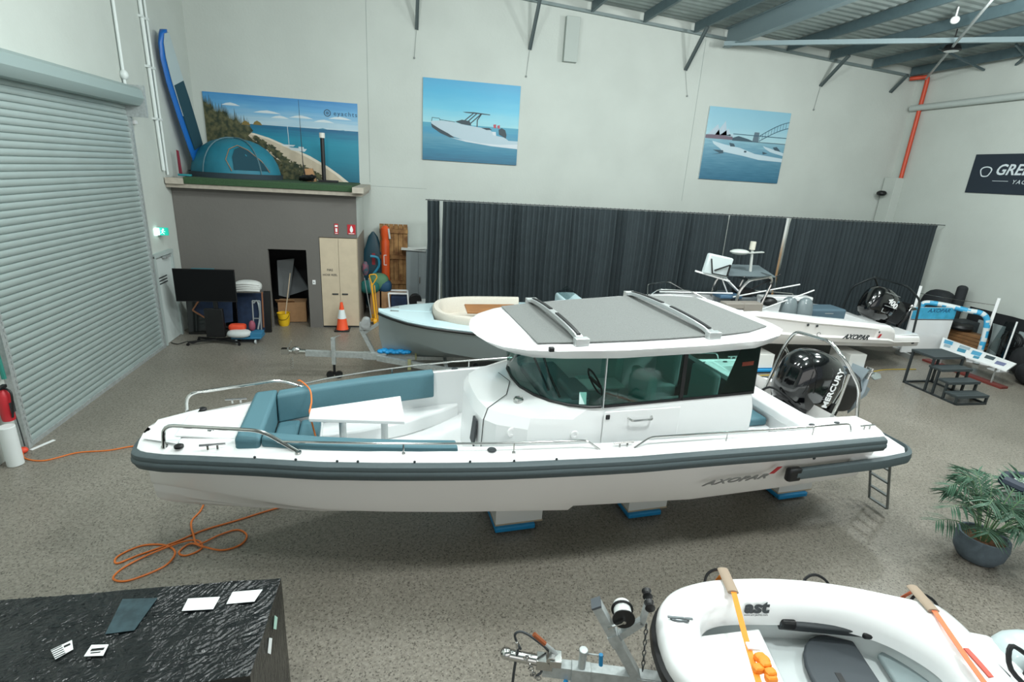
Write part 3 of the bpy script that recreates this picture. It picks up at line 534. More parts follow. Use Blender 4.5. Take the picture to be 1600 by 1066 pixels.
q = MB(); q.box((6.93, 0, 1.55), (.03, 1.7, .95)); q.build('aft_bulkhead', M_gloss, BOAT, smooth=0)
# interior
q = MB(); q.box((4.62, 0, 1.93), (.5, 1.3, .12)); q.box((4.75, -.4, 2.02), (.25, .5, .1)); q.build('dashboard', mat('dash_grey', '#7c8c92', .6), BOAT, bevel=.03)
MB().lathe([(.17, -.012), (.19, 0), (.17, .012), (.15, 0), (.17, -.012)], (5.02, -.42, 2.1), 24, False, Matrix.Rotation(R(65), 3, 'Y')).bar((5.02, -.58, 2.1), (5.02, -.26, 2.1), .03, .03).build('steering_wheel', M_black, BOAT)
for y in (-.45, .42):
    for s in (5.45, 6.35):
        q = MB(); q.box((s, y, 1.6), (.5, .52, .3)); q.box((s+.22, y, 1.95), (.12, .5, .55)); q.build('cabin_seat', mat('seat_grey_green', '#b4c9c8', .6), BOAT, bevel=.04)
MB().box((5.35, .05, 1.86), (.55, .35, .03)).build('cabin_table', M_white, BOAT, bevel=.01)
q = MB(); q.poly([(4.6, -.93, 2.06), (4.68, -.945, 2.06), (4.68, -.925, 2.2), (4.6, -.91, 2.2)], (0, -.004, 0)); q.build('paper_notice', mat('notice_paper', '#d7f2ee', .6), BOAT, smooth=0)
q = MB(); q.tube([(4.45, -.72, 2.06), (4.35, -.55, 2.3), (4.3, -.35, 2.55)], .014, 6); q.bar((4.35, -.6, 2.1), (4.2, -.3, 2.5), .015, .02); q.build('screen_wiper', M_black, BOAT)
# aft seat, arch
cush('aft_seat_cushion', [(7.25, -.5), (7.68, -.5), (7.68, .85), (7.25, .85)], 1.33, 1.45, 'small teal aft seat cushion')
q = MB(); q.rings([[(7.66, t_, 1.5), (7.66, t_, 1.62), (7.74, t_, 1.69), (7.86, t_, 1.69), (7.97, t_, 1.62), (7.99, t_, 1.5)] for t_ in (-1.12, 1.12)]); q.build('transom_coaming', M_white, BOAT, bevel=.02, seg=3, smooth=50)
for tt in (-1.2, 1.2):
    for ss_ in (7.75, 8.15): MB().ell((ss_, tt*.95, 1.665), (.045, .025, .012), 12, 6).build('deck_fitting', M_darkgrey, BOAT)
cush('aft_seat_base', [(7.22, -.55), (7.7, -.55), (7.7, .9), (7.22, .9)], 1.05, 1.33, m=M_white, bev=.015)
ARCH1 = [(8.577, 0.62, 1.316), (8.77, 0.6, 2.114), (8.767, 0.45, 2.396), (8.549, -0.4, 2.513), (8.589, -0.66, 2.331), (8.797, -0.8, 1.973), (8.91, -0.8, 1.461)]
ARCH2 = [(8.791, 0.6, 2.081), (8.986, 0.55, 1.796), (9.182, 0.5, 1.47)]
ARCH3 = [(8.602, -0.76, 2.164), (8.524, -0.78, 1.752), (8.427, -0.8, 1.497)]
ENG = (8.749, 0.0, 1.763)
# ---- tow arch (measured on its two leg planes) ----
AR = MB()
AR.tube(rounded(ARCH1, .12, 5), .024, 12); AR.tube(ARCH2, .02, 10); AR.tube(ARCH3, .02, 10); AR.build('tow_arch', M_steel, BOAT)
# ---- outboard builder: x runs from cowl to gearcase, z up ----
def outboard(parent_fn, scale, ang, loc, m_cowl, lettering, lw, gear_m, rz=0, names=('engine_cowl', 'midsection', 'gearcase', 'propeller')):
    e = parent_fn
    Mx = Matrix.Translation(loc) @ Matrix.Rotation(rz, 4, 'Z') @ Matrix.Rotation(ang, 4, 'Y') @ Matrix.Scale(scale, 4)
    def fin(mb, nm, m, par, **k):
        mb.v = [tuple(Mx @ Vector((v[0], v[1], v[2] if v[2] > -.4 else -.4+(v[2]+.4)*.62))) for v in mb.v]; return mb.build(nm, m, par, **k)
    # cowl: rings along the vertical axis of an upright engine (z), leg goes down
    prof = [(-.42, .30, .22, .0), (-.38, .36, .26, .0), (-.2, .43, .30, .0), (.0, .46, .31, -.01), (.18, .45, .30, -.02), (.32, .40, .27, -.03), (.41, .30, .20, -.03), (.45, .16, .1, -.03)]
    q = MB(); rs = []
    for z, rx, ry, ox in prof:
        ring = []
        for k in range(24):
            a = 2*math.pi*k/24; ca_, sa_ = math.cos(a), math.sin(a); ee = .72
            ring.append((ox+rx*math.copysign(abs(ca_)**ee, ca_), ry*math.copysign(abs(sa_)**ee, sa_), z))
        rs.append(ring)
    q.rings(rs); cw = fin(q, names[0], m_cowl, e, smooth=50)
    q = MB(); q.rings([[(.1*0+x*sx_, y*sx_, z) for x, y in ((-.28, -.2), (.1, -.24), (.3, -.1), (.3, .1), (.1, .24), (-.28, .2))] for z, sx_ in ((-.36, 1.15), (-.55, 1.1), (-.85, 1.0), (-1.08, .85))])
    ms = fin(q, names[1], M_black, e, smooth=40, bevel=.02)
    q = MB(); q.box((-.35, 0, -.62), (.28, .34, .3)); q.box((-.5, 0, -.7), (.1, .5, .5)); fin(q, 'mounting_bracket', M_black, e, bevel=.03)
    q = MB(); q.rings([[(x*k_, y*k_, z) for x, y in ((-.2, 0), (-.1, -.07), (.1, -.07), (.24, 0), (.1, .07), (-.1, .07))] for z, k_ in ((-.98, 1.15), (-1.2, 1.0), (-1.4, .9))]); q.rings([[(x, y, z) for x, y in ((-.2, -.03), (.4, -.14), (.4, .14), (-.2, .03))] for z in (-1.1, -1.125)])
    q.rings([[(-.34+.02*0, 0+.001*math.cos(a), -1.42+.001*math.sin(a)) for a in [k*math.pi/5 for k in range(10)]], [(-.22, .06*math.cos(a), -1.42+.06*math.sin(a)) for a in [k*math.pi/5 for k in range(10)]], [(.05, .09*math.cos(a), -1.42+.09*math.sin(a)) for a in [k*math.pi/5 for k in range(10)]], [(.25, .06*math.cos(a), -1.42+.06*math.sin(a)) for a in [k*math.pi/5 for k in range(10)]]])
    q.poly([(-.15, -.01, -1.48), (.15, -.01, -1.48), (.12, -.01, -1.72), (-.0, -.01, -1.7)], (0, .02, 0)); g_ = fin(q, names[2], gear_m, e, smooth=40)
    q = MB(); q.cyl((.25, 0, -1.42), (.42, 0, -1.42), .06, 12)
    for k in range(4):
        a = k*math.pi/2+.3; u = Vector((0, math.cos(a), math.sin(a))); w_ = Vector((.0, -math.sin(a), math.cos(a))); c0 = Vector((.33, 0, -1.42))
        pts_ = [c0+u*.04-w_*.03+Vector((-.04, 0, 0)), c0+u*.14-w_*.09+Vector((-.05, 0, 0)), c0+u*.2+Vector((.0, 0, 0)), c0+u*.15+w_*.08+Vector((.05, 0, 0)), c0+u*.04+w_*.03+Vector((.04, 0, 0))]
        q.poly(pts_, (.01, 0, 0))
    fin(q, names[3], M_steel, e, smooth=30)
    for (s, size, o, x_, y_, sh) in lettering:
        tx = text('cowl_lettering', s, size, Mx @ frame(o, x_, y_), M_white, cw, ext=.004, sx=lw, bold=.003, shear=sh)
    return Mx, cw, fin
Mx, cw, fin = outboard(BOAT, 1.06, R(-75), Vector(ENG), M_gloss, [('MERCURY', .13, (-.27, -.318, -.17), (1, 0, .0), (0, 0, 1), 0)], 1.0, mat('gearcase_grey', '#9fabb2', .35, .5))
q = MB()
for dz in (-.30, -.35): q.tube([(-.18, -.275, dz), (.05, -.30, dz), (.24, -.26, dz)], .006, 5)
fin(q, 'cowl_stripes', M_alum, cw)
MB().box((8.42, -.05, 1.36), (.4, .4, .2)).build('motor_mount', M_black, BOAT, bevel=.03)
q = MB(); q.tube(smoothpath([(8.0, .15, 1.5), (8.12, .05, 1.66), (8.25, -.15, 1.6), (8.4, -.35, 1.42), (8.5, -.4, 1.3)]), .018, 8); q.tube(smoothpath([(8.02, 0, 1.45), (8.15, -.1, 1.58), (8.3, -.25, 1.48), (8.45, -.45, 1.3)]), .014, 8); q.build('rigging_cables', M_black, BOAT)
tag(BOAT, BOAT['label'], 'motorboat')
# ---- hull blocks on blue dollies ----
for k, (x, y, w_, l, l2) in enumerate([(1.36, 6.2, .64, 'white hull block under the cabin boat, nearest the bow', 'blue dolly under the block nearest the bow'), (3.22, 6.3, .6, 'white hull block under the middle of the cabin boat', 'blue dolly under the middle hull block'), (5.72, 6.5, .62, 'white hull block under the stern of the cabin boat', 'blue dolly under the stern hull block')]):
    t = thing('hull_block', l, 'boat block', (x, y, .11), R(5), 'white blocks under the cabin boat')
    MB().box((0, 0, .19), (w_, 1.0, .36)).build('foam_block', mat('block_white', '#dfe0dc', .7), t, bevel=.006); MB().box((0, 0, .006), (w_+.01, 1.01, .02)).build('timber_pad', M_wood, t, smooth=0)
    t = thing('blue_dolly', l2, 'dolly', (x-.06, y, 0), R(5), 'blue dollies under the cabin boat'); MB().box((0, 0, .07), (w_*.85, 1.12, .07)).build('dolly_deck', M_blue, t, bevel=.015); g = MB()
    for i in (-1, 1):
        for j in (-1, 1): g.cyl((i*.2-.03, j*.42, .035), (i*.2+.03, j*.42, .035), .034, 12)
    g.build('castors', M_black, t)
# ================= WALL PICTURES =================
def grad_mat(name, stops, nscale=(3, 3, 20), amt=.12, axis=2, rough=.45, namt2=.0):
    m = bpy.data.materials.new(name); m.use_nodes = True; nt = m.node_tree; p = nt.nodes['Principled BSDF']; L = nt.links.new; p.inputs['Roughness'].default_value = rough
    tc = nt.nodes.new('ShaderNodeTexCoord'); sx = nt.nodes.new('ShaderNodeSeparateXYZ'); L(tc.outputs['Generated'], sx.inputs[0])
    mp = nt.nodes.new('ShaderNodeMapping'); mp.inputs['Scale'].default_value = nscale; L(tc.outputs['Generated'], mp.inputs[0])
    n = nt.nodes.new('ShaderNodeTexNoise'); n.inputs['Scale'].default_value = 1; n.inputs['Detail'].default_value = 5; L(mp.outputs[0], n.inputs['Vector'])
    r = nt.nodes.new('ShaderNodeValToRGB'); el = r.color_ramp.elements
    while len(el) < len(stops): el.new(.5)
    for e_, (pos, c) in zip(el, stops): e_.position = pos; e_.color = lin(c)
    sb = nt.nodes.new('ShaderNodeMath'); sb.operation = 'MULTIPLY_ADD'; sb.inputs[1].default_value = amt; sb.inputs[2].default_value = -amt/2; L(n.outputs['Fac'], sb.inputs[0])
    ad = nt.nodes.new('ShaderNodeMath'); ad.operation = 'ADD'; L(sb.outputs[0], ad.inputs[0]); L(sx.outputs[axis], ad.inputs[1]); L(ad.outputs[0], r.inputs[0]); L(r.outputs[0], p.inputs['Base Color'])
    return m
def flat(mb, pts, y): return mb.poly([(a, y, b) for a, b in pts], (0, .001, 0))
def picture(name, label, x0, x1, z0, z1, skym, seam, hz, depth=.05):
    t = thing(name, label, 'picture', ((x0+x1)/2, YB-depth/2-.005, (z0+z1)/2)); w_, h_ = x1-x0, z1-z0
    MB().box((0, 0, 0), (w_, depth, h_)).build('board', mat('board_edge', '#c9d4d6', .5), t, smooth=0)
    y = -depth/2-.002
    q = MB(); q.box((0, y, (hz+.5)*h_/2), (w_, .002, (.5-hz)*h_)); q.build('printed_sky', skym, t, smooth=0)
    q = MB(); q.box((0, y, (hz-.5)*h_/2), (w_, .002, (.5+hz)*h_)); q.build('printed_sea', seam, t, smooth=0)
    return t, y-.004, w_, h_
pm = lambda c, **k: mat('print_'+c[1:], c, .5, **k)
# powerboat picture
sk = grad_mat('sky_print_one', [(0, '#8fc4cd'), (.35, '#5cb2cc'), (.7, '#3a9fc4'), (1, '#3794bd')], (2, 1, 6), .3); se = grad_mat('sea_print_one', [(0, '#175f7d'), (.3, '#1f7593'), (.6, '#4889a0'), (.8, '#2a86a8'), (1, '#3c93ab')], (4, 1, 26), .5)
t, y, w_, h_ = picture('boat_picture', 'large print of a white powerboat with black T-top on blue sea', .37, 3.28, 4.71, 6.98, sk, se, -.03)
U = lambda u, v: ((u/1000-.5)*w_, (.5-v/1000)*h_)
def PP(pts): return [U(*p) for p in pts]
g = MB()
g.m(0); flat(g, PP([(83, 515), (90, 560), (180, 620), (280, 674), (445, 727), (600, 752), (725, 756), (964, 745), (1000, 735), (1000, 690), (900, 690), (860, 655), (767, 638), (694, 568), (560, 545), (420, 530), (300, 505), (180, 500)]), y)
g.m(1); flat(g, PP([(83, 540), (95, 590), (180, 655), (280, 700), (330, 700), (260, 650), (170, 600), (110, 560)]), y-.002); flat(g, PP([(788, 560), (820, 535), (860, 560), (876, 620), (870, 665), (830, 640), (795, 620)]), y-.002)
flat(g, PP([(404, 372), (520, 366), (694, 378), (690, 388), (520, 384), (440, 382)]), y-.003)
for a_, b_ in (((390, 520), (520, 378)), ((430, 525), (555, 378)), ((470, 530), (600, 380)), ((560, 545), (560, 460)), ((560, 460), (600, 385))):
    p0 = U(*a_); p1 = U(*b_); g.bar((p0[0], y-.003, p0[1]), (p1[0], y-.003, p1[1]), .002, .03, (0, 0, 1))
flat(g, PP([(330, 500), (400, 470), (480, 480), (500, 535), (400, 525)]), y-.003); flat(g, PP([(600, 550), (690, 545), (720, 570), (660, 575)]), y-.0025)
g.m(2); flat(g, PP([(280, 700), (445, 740), (725, 775), (1000, 790), (1000, 730), (800, 750), (600, 745)]), y-.002); flat(g, PP([(720, 590), (760, 590), (765, 640), (730, 630)]), y-.003)
g.m(3); flat(g, PP([(730, 500), (760, 495), (760, 545), (735, 540)]), y-.003); flat(g, PP([(772, 510), (800, 500), (800, 545), (778, 545)]), y-.003)
g.m(1)
for a_, b_ in (((90, 515), (95, 470)), ((95, 470), (170, 475)), ((170, 475), (175, 500)), ((175, 490), (330, 505))):
    p0 = U(*a_); p1 = U(*b_); g.bar((p0[0], y-.003, p0[1]), (p1[0], y-.003, p1[1]), .002, .014, (0, 0, 1))
g.build('printed_boat', [pm('#a9bcc6'), pm('#16303c'), pm('#c3ccd2'), pm('#a8404f')], t, smooth=0)
# harbour picture (generic peaked hall and arched bridge)
sk = grad_mat('sky_print_two', [(0, '#a9cbd2'), (.4, '#93bfce'), (1, '#86b7ca')], (2, 1, 5), .2); se = grad_mat('sea_print_two', [(0, '#2f6681'), (.4, '#4a7f97'), (.75, '#6695aa'), (1, '#83aebd')], (6, 1, 30), .6)
t, y, w_, h_ = picture('harbour_picture', 'harbour print with arched bridge and two small speeding boats', 9.57, 12.56, 4.66, 6.92, sk, se, .07)
g = MB()
g.m(0); flat(g, PP([(0, 380), (0, 430), (330, 430), (330, 385), (150, 370)]), y)
g.m(1)
for a, b, c_ in ((60, 130, 170), (150, 215, 120), (210, 265, 220), (270, 320, 290)): flat(g, PP([(a-40, 375), (b, c_+60), (b+40, 375)]), y-.002)
g.m(2); flat(g, PP([(330, 400), (400, 370), (520, 400), (600, 430), (1000, 430), (1000, 440), (330, 436)]), y-.002)
g.m(3); flat(g, PP([(590, 300), (650, 300), (655, 430), (580, 430)]), y-.003)
g.m(4)
def ln(a, b, w2): p0 = U(*a); p1 = U(*b); g.bar((p0[0], y-.004, p0[1]), (p1[0], y-.004, p1[1]), .002, w2, (0, 0, 1))
ln((330, 345), (1000, 350), .022)
A1 = [(660+i*34, 345-230*math.sin(min(1, i/11)*1.35)) for i in range(11)]; A2 = [(660+i*34, 420-230*math.sin(min(1, i/11)*1.25)) for i in range(11)]
for i in range(10): ln(A1[i], A1[i+1], .022); ln(A2[i], A2[i+1], .022); ln(A1[i], (A1[i][0], A2[i][1]), .01)
g.m(5); flat(g, PP([(90, 460), (110, 500), (200, 560), (240, 600), (500, 640), (700, 680), (1000, 690), (1000, 640), (640, 600), (440, 530), (250, 500)]), y-.002); flat(g, PP([(720, 480), (760, 520), (830, 560), (1000, 600), (1000, 560), (860, 520)]), y-.003)
g.m(2); flat(g, PP([(110, 580), (240, 580), (250, 620), (110, 650), (200, 620)]), y-.003); flat(g, PP([(730, 560), (800, 580), (740, 600)]), y-.004); flat(g, PP([(300, 470), (360, 480), (380, 520), (320, 520)]), y-.004); flat(g, PP([(850, 490), (900, 480), (960, 540), (880, 530)]), y-.004); flat(g, PP([(500, 565), (530, 565), (530, 590), (500, 590)]), y-.004)
g.build('printed_scene', [pm('#6d5f6d'), pm('#aebfcb'), pm('#3c5360'), pm('#5b6f7c'), pm('#34586c'), pm('#b9cdd6')], t, smooth=0)
# beach banner
sk = grad_mat('sky_print_beach', [(0, '#b7cbd4'), (.3, '#8db7cf'), (.6, '#5d9fca'), (1, '#3b83ba')], (3, 1, 7), .55); se = grad_mat('sea_print_beach', [(0, '#0f5f77'), (.4, '#127b93'), (.75, '#1487a0'), (1, '#0f5c83')], (5, 1, 30), .25)
t, y, w_, h_ = picture('beach_banner', 'wide beach banner with palms, white sand and turquoise sea behind the tent', -5.62, -1.5, 3.9, 6.12, sk, se, .16, .03)
sand = mat('print_sand', '#c9bba4', .6, noise_amt=.12, noise_scale=4); pal = mat('print_foliage', '#5c5b3c', .6, noise_scale=9, col2='#22301f', noise_amt=.5)
g = MB(); g.m(0)
flat(g, PP([(230, 400), (300, 450), (400, 500), (520, 590), (650, 690), (760, 800), (840, 900), (900, 1000), (0, 1000), (0, 400)]), y)
g.m(2); flat(g, PP([(300, 445), (400, 492), (530, 585), (665, 685), (780, 800), (860, 900), (930, 1000), (895, 1000), (830, 900), (750, 805), (640, 700), (515, 600), (390, 510), (280, 460)]), y-.001)
g.m(1)
random.seed(4)
top = [(0, 60)]
for i in range(1, 30):
    u = i*9.5; v0 = 90+i*8+random.uniform(-45, 30)
    top += [(u-3, v0+55), (u, v0-25 if i % 4 else v0-60), (u+4, v0+50)]
flat(g, PP(top+[(300, 420), (265, 480), (300, 540), (360, 590), (370, 640), (420, 720), (470, 800), (520, 870), (640, 920), (720, 1000), (0, 1000)]), y-.002)
for cx, cy, r_ in ((345, 590, 70), (400, 650, 75), (440, 720, 80), (480, 800, 90), (540, 860, 95), (600, 900, 100), (650, 930, 90), (700, 960, 70), (310, 530, 50), (500, 880, 90)):
    for k in range(9):
        a = math.pi*(k/8)*1.3-.45; dx, dy = math.cos(a), math.sin(a); e = (cx+r_*dx*.7, cy-r_*dy*1.1); m = (cx+r_*dx*.4, cy-r_*dy*.95)
        flat(g, PP([(cx-4, cy+8), (m[0]-dy*9, m[1]-dx*16-10), e, (m[0]+dy*7, m[1]+dx*14+12), (cx+4, cy+8)]), y-.003-.0001*k)
g.m(3)
for u, v in ((255, 310), (330, 300)): flat(g, PP([(u-28, v+45), (u-18, v+12), (u, v-5), (u+20, v+15), (u+32, v+48)]), y-.003)
g.m(4); flat(g, PP([(715, 345), (760, 328), (800, 345)]), y-.003); flat(g, PP([(850, 345), (900, 335), (930, 350)]), y-.003)
g.m(5); flat(g, PP([(475, 560), (570, 560), (555, 580), (490, 580)]), y-.003); flat(g, PP([(515, 590), (645, 600), (630, 635), (540, 625)]), y-.003); ln((525, 330), (528, 560), .012)
flat(g, PP([(590, 575), (625, 578), (625, 598), (590, 598)]), y-.003)
for u, v, s in ((170, 120, 60), (400, 180, 90), (480, 230, 60), (620, 210, 80), (770, 240, 70), (880, 190, 80)): flat(g, PP([(u-s, v+18), (u-s*.5, v-6), (u, v-16), (u+s*.5, v-4), (u+s, v+18)]), y-.0008)
g.build('printed_beach', [sand, pal, pm('#dcd3c2'), pm('#7d6a35'), pm('#3f7f9a'), pm('#ccd6da')], t, smooth=0)
lg = MB(); cx, cz = U(795, 140)
lg.rings([[(cx+r_*math.cos(a), y-.004, cz+r_*math.sin(a)) for a in [k*math.pi/12 for k in range(24)]] for r_ in (.075, .095)], True, False, False); lg.box((cx, y-.004, cz), (.09, .002, .02)); lg.box((cx, y-.004, cz+.03), (.07, .002, .015)); lg.box((cx, y-.004, cz-.03), (.07, .002, .015)); lg.build('round_logo', pm('#22384a'), t, smooth=0)
text('banner_lettering', 'eyachts', .17, frame((cx+.17, y-.004, cz-.05), (1, 0, 0), (0, 0, 1)), pm('#22485f'), t, space=1.3, ext=.001)
# right wall sign
t = thing('company_banner', 'dark navy banner with white lettering on the right wall', 'sign', (XR-.02, 12.35, 5.29)); y0 = 1.99
MB().box((0, 0, 0), (.03, 4.0, 1.13)).build('banner_board', mat('banner_navy', '#1b2733', .6), t, smooth=0)
M4 = lambda yy, zz: frame((-.018, yy, zz), (0, -1, 0), (0, 0, 1))
text('company_lettering', 'GREENLINE', .42, M4(1.28, -.02), mat('letter_white', '#cfd8dc', .6), t, shear=.25, sx=.95, bold=.008); text('yachts_lettering', 'YACHTS', .16, M4(.72, -.27), mat('letter_white', '#cfd8dc'), t, shear=.25, space=1.3)
q = MB(); q.rings([[(-.018, 1.55+r_*math.cos(a)*(1+.12*math.sin(3*a)), .06+r_*math.sin(a)*(1+.1*math.cos(2*a))) for a in [k*math.pi/14 for k in range(28)]] for r_ in (.135, .17)], True, False, False); q.box((-.018, 1.05, -.2), (.003, .45, .012)); q.build('ring_emblem', mat('letter_white', '#cfd8dc'), t, smooth=0)
# ================= ON TOP OF THE BOOTH =================
zt0 = 3.92
t = thing('dome_tent', 'teal dome tent with dark mesh door on top of the grey booth', 'tent', (-4.62, 16.1, zt0))
TM = mat('tent_teal', '#1c7388', .6, noise_amt=.12, noise_scale=4); q = MB(); rs = []; NN = 28
for i, v in enumerate([0, .04, .12, .25, .4, .55, .7, .82, .92, .98]):
    rs.append([((1.08*math.cos(a)*math.cos(v*math.pi/2)**.8)*(1+.05*math.cos(4*a)), .85*math.sin(a)*math.cos(v*math.pi/2)**.8*(1+.05*math.cos(4*a)), 1.0*math.sin(v*math.pi/2)) for a in [2*math.pi*k/NN for k in range(NN)]])
q.rings(rs); q.build('tent_canopy', TM, t, smooth=50)
q = MB(); q.rings([[(1.16*math.cos(a), .93*math.sin(a), z) for a in [2*math.pi*k/NN for k in range(NN)]] for z in (0, .13)], True, False, False); q.build('groundsheet_skirt', mat('tent_dark', '#27373f', .8), t, smooth=50)
def dome(a, v, o=1.02): return (1.08*math.cos(a)*math.cos(v*math.pi/2)**.8*(1+.05*math.cos(4*a))*o, .85*math.sin(a)*math.cos(v*math.pi/2)**.8*(1+.05*math.cos(4*a))*o, 1.0*math.sin(v*math.pi/2)*o)
q = MB()
for a in (-2.2, -.75): q.tube([dome(a, v/10) for v in range(0, 11)], .018, 6)
q.build('tent_pole', mat('tent_pole_grey', '#4d6e78', .5), t)
q = MB(); q.tube([dome(-1.45+a_, v) for a_, v in ((.0, .12), (-.12, .3), (-.05, .5), (.2, .6), (.5, .5), (.8, .3), (.95, .12))], .012, 5); q.build('door_zip', mat('zip_orange', '#8a6a4c', .6), t)
q = MB(); cc = [(.0, .14), (-.02, .35), (.05, .5), (.22, .56), (.5, .45), (.78, .26), (.9, .14)]; q.rings([[dome(-1.4+a_, v, 1.025) for a_, v in cc], [dome(-1.4+.4+(a_-.4)*.35, .14+(v-.14)*.35, 1.025) for a_, v in cc]], True, False, True); q.build('mesh_door', mat('tent_mesh', '#153e4b', .9), t)
t = thing('paddle_board', 'tall blue inflatable paddleboard leaning in the left corner above the booth', 'paddleboard', (-5.5, 16.28, zt0+.02))
ax = Vector((-.24, -1.15, 3.2)).normalized(); zx = Vector((.99, -.1, 0)).normalized(); zx = (zx-ax*zx.dot(ax)).normalized(); yx = ax.cross(zx)
F = Matrix((yx, ax, zx)).transposed()
def pb(l, hw, th, lift=0): return [F @ Vector((hw*math.cos(a), l, th*math.sin(a)*1.0+lift)) for a in [2*math.pi*k/16 for k in range(16)]]
q = MB(); Ls = [0, .08, .3, .8, 1.6, 2.4, 2.9, 3.2, 3.38, 3.45]; Ws = [.1, .2, .3, .36, .39, .38, .33, .25, .14, .04]; Lf = [0, 0, 0, 0, 0, 0, .02, .05, .09, .12]
q.rings([pb(l, w_, .08, f_) for l, w_, f_ in zip(Ls, Ws, Lf)]); q.build('board_hull', mat('board_blue', '#1560ad', .4), t, smooth=60)
q = MB(); q.rings([[F @ Vector((-w_*.72, l, .072+f_)), F @ Vector((w_*.72, l, .072+f_)), F @ Vector((w_*.72, l, .088+f_)), F @ Vector((-w_*.72, l, .088+f_))] for l, w_, f_ in [(a, b, c_) for a, b, c_ in zip(Ls, Ws, Lf)][4:9]]); q.build('white_deck', mat('deck_white', '#a9b8bb', .6), t, smooth=0)
q = MB(); q.rings([[F @ Vector((-w_*.7, l, .066)), F @ Vector((w_*.7, l, .066)), F @ Vector((w_*.7, l, .096)), F @ Vector((-w_*.7, l, .096))] for l, w_ in ((.75, .34), (1.3, .38), (1.9, .39), (2.3, .36))]); q.build('traction_pad', mat('pad_green', '#163f4c', .8), t, smooth=0)
t = thing('kayak_paddle', 'dark red and teal paddle blade tip lying by the paddleboard', 'paddle', (-5.72, 15.2, zt0)); MB().poly([(0, 0, .02), (.08, -.03, .02), (.05, 0, .6), (0, 0, .62)], (.0, .03, 0)).build('blade', mat('paddle_red', '#7c2436', .5), t); MB().box((.15, -.05, .03), (.3, .1, .05)).build('teal_blade', mat('paddle_teal', '#2c8c94', .5), t, bevel=.01)
t = thing('stove_pipe_post', 'black upright post with white cap standing on the turf', 'post', (-2.38, 16.2, zt0)); MB().cyl((0, 0, 0), (0, 0, 1.17), .055, 16).box((.12, 0, .03), (.5, .3, .06)).build('post_body', M_black, t, bevel=.005); MB().cyl((0, 0, 1.17), (0, 0, 1.3), .075, 16).build('white_cap', mat('cap_white', '#d6d4cd', .5), t)
tag(MB().tube([(-2.85, 16.1, zt0), (-2.95, 16.35, zt0+.5), (-2.98, 16.4, zt0+2.1)], [.02, .012, .004], 8).build('fishing_rod', M_black), 'thin black fishing rod standing upright on the booth', 'fishing rod')
q = MB(); random.seed(3)
for k in range(10): a = k*.7; q.tube(smoothpath([(-2.82+.15*math.cos(a), 15.9+.1*math.sin(a), zt0+.04+.015*k), (-2.75+.2*math.cos(a+1), 15.85+.12*math.sin(a+1), zt0+.05+.012*k), (-2.8+.2*math.cos(a+2.2), 15.9+.12*math.sin(a+2.2), zt0+.03+.012*k)]), .03, 6)
tag(q.build('black_hose_pile', M_black), 'small heap of black hose on the turf beside the post', 'hose')
tag(MB().poly([(-2.95, 16.2, zt0), (-2.6, 16.25, zt0), (-2.7, 16.3, zt0+.35), (-2.9, 16.25, zt0+.33)], (0, .12, 0)).build('folded_card', M_card, smooth=0), 'folded brown card standing behind the black hose', 'card')
# ================= CURTAINS =================
CM = mat('curtain_charcoal', '#2b3539', .85, noise_amt=.12, noise_scale=3)
def curtain(x0, x1, seed, label):
    random.seed(seed); n = int((x1-x0)/.022); q = MB(); P0 = []; ph = 0
    for i in range(n+1):
        x = x0+(x1-x0)*i/n; ph += .022*2*math.pi/(.15+.11*noise.noise((x*1.9, seed, 0))); a = .045+.05*noise.noise((x*2.3, seed, 3))
        P0.append((x, ph, a))
    rs = []
    for z in (3.655, 3.5, 2.6, 1.6, .7, .03):
        g_ = 1 if z < 3.55 else .45
        rs.append([(x+.03*noise.noise((x*1.4, z*.6, seed))*(3.6-z)*1.1, 14.6+math.sin(p_)*a*g_+.03*noise.noise((x*.7, z*.5, seed+9)), z) for x, p_, a in P0])
    q.rings(rs, False, False, False); t = thing('curtain', label, 'curtain', (0, 0, 0), group='charcoal curtains on the rail')
    q.build('pleated_cloth', CM, t, smooth=80)
    g = MB()
    g.box(((x0+x1)/2, 14.6, 3.668), (x1-x0, .012, .014))
    for i in range(int((x1-x0)/.13)): g.box((x0+.05+i*.13, 14.6, 3.685), (.012, .02, .03))
    g.build('curtain_hooks', M_darkgrey, t, smooth=0); return t
curtain(.45, .77, 1, 'narrow charcoal curtain at the left end of the rail')
curtain(.86, 9.30, 2, 'longest charcoal curtain, behind the cabin boat')
curtain(9.37, 11.26, 3, 'middle charcoal curtain between the two gaps')
curtain(11.45, 16.85, 4, 'right-hand charcoal curtain ending at the right wall')
tag(MB().tube([(.4, 14.6, 3.675), (17.1, 14.6, 3.675)], .012, 8).build('curtain_rail', M_darkgrey), 'long thin dark curtain rail in front of the back wall', 'curtain rail')
BR = grad_mat('rusty_post', [(0, '#8a5a3a'), (.45, '#a9845c'), (.7, '#a58b70'), (.85, '#d5d5cf'), (1, '#dfe2df')], (3, 3, 6), .25)
for x, w_, l in ((9.33, .05, 'thin rust-stained post in the left curtain gap'), (11.36, .14, 'wider rust-stained post in the right curtain gap'), (.815, .03, 'thin pale post in the narrow gap at the left')):
    tag(MB().box((x, 14.72, 1.83), (w_, .05, 3.66)).build('curtain_post', BR if x > 1 else M_lgrey, smooth=0), l, 'post')
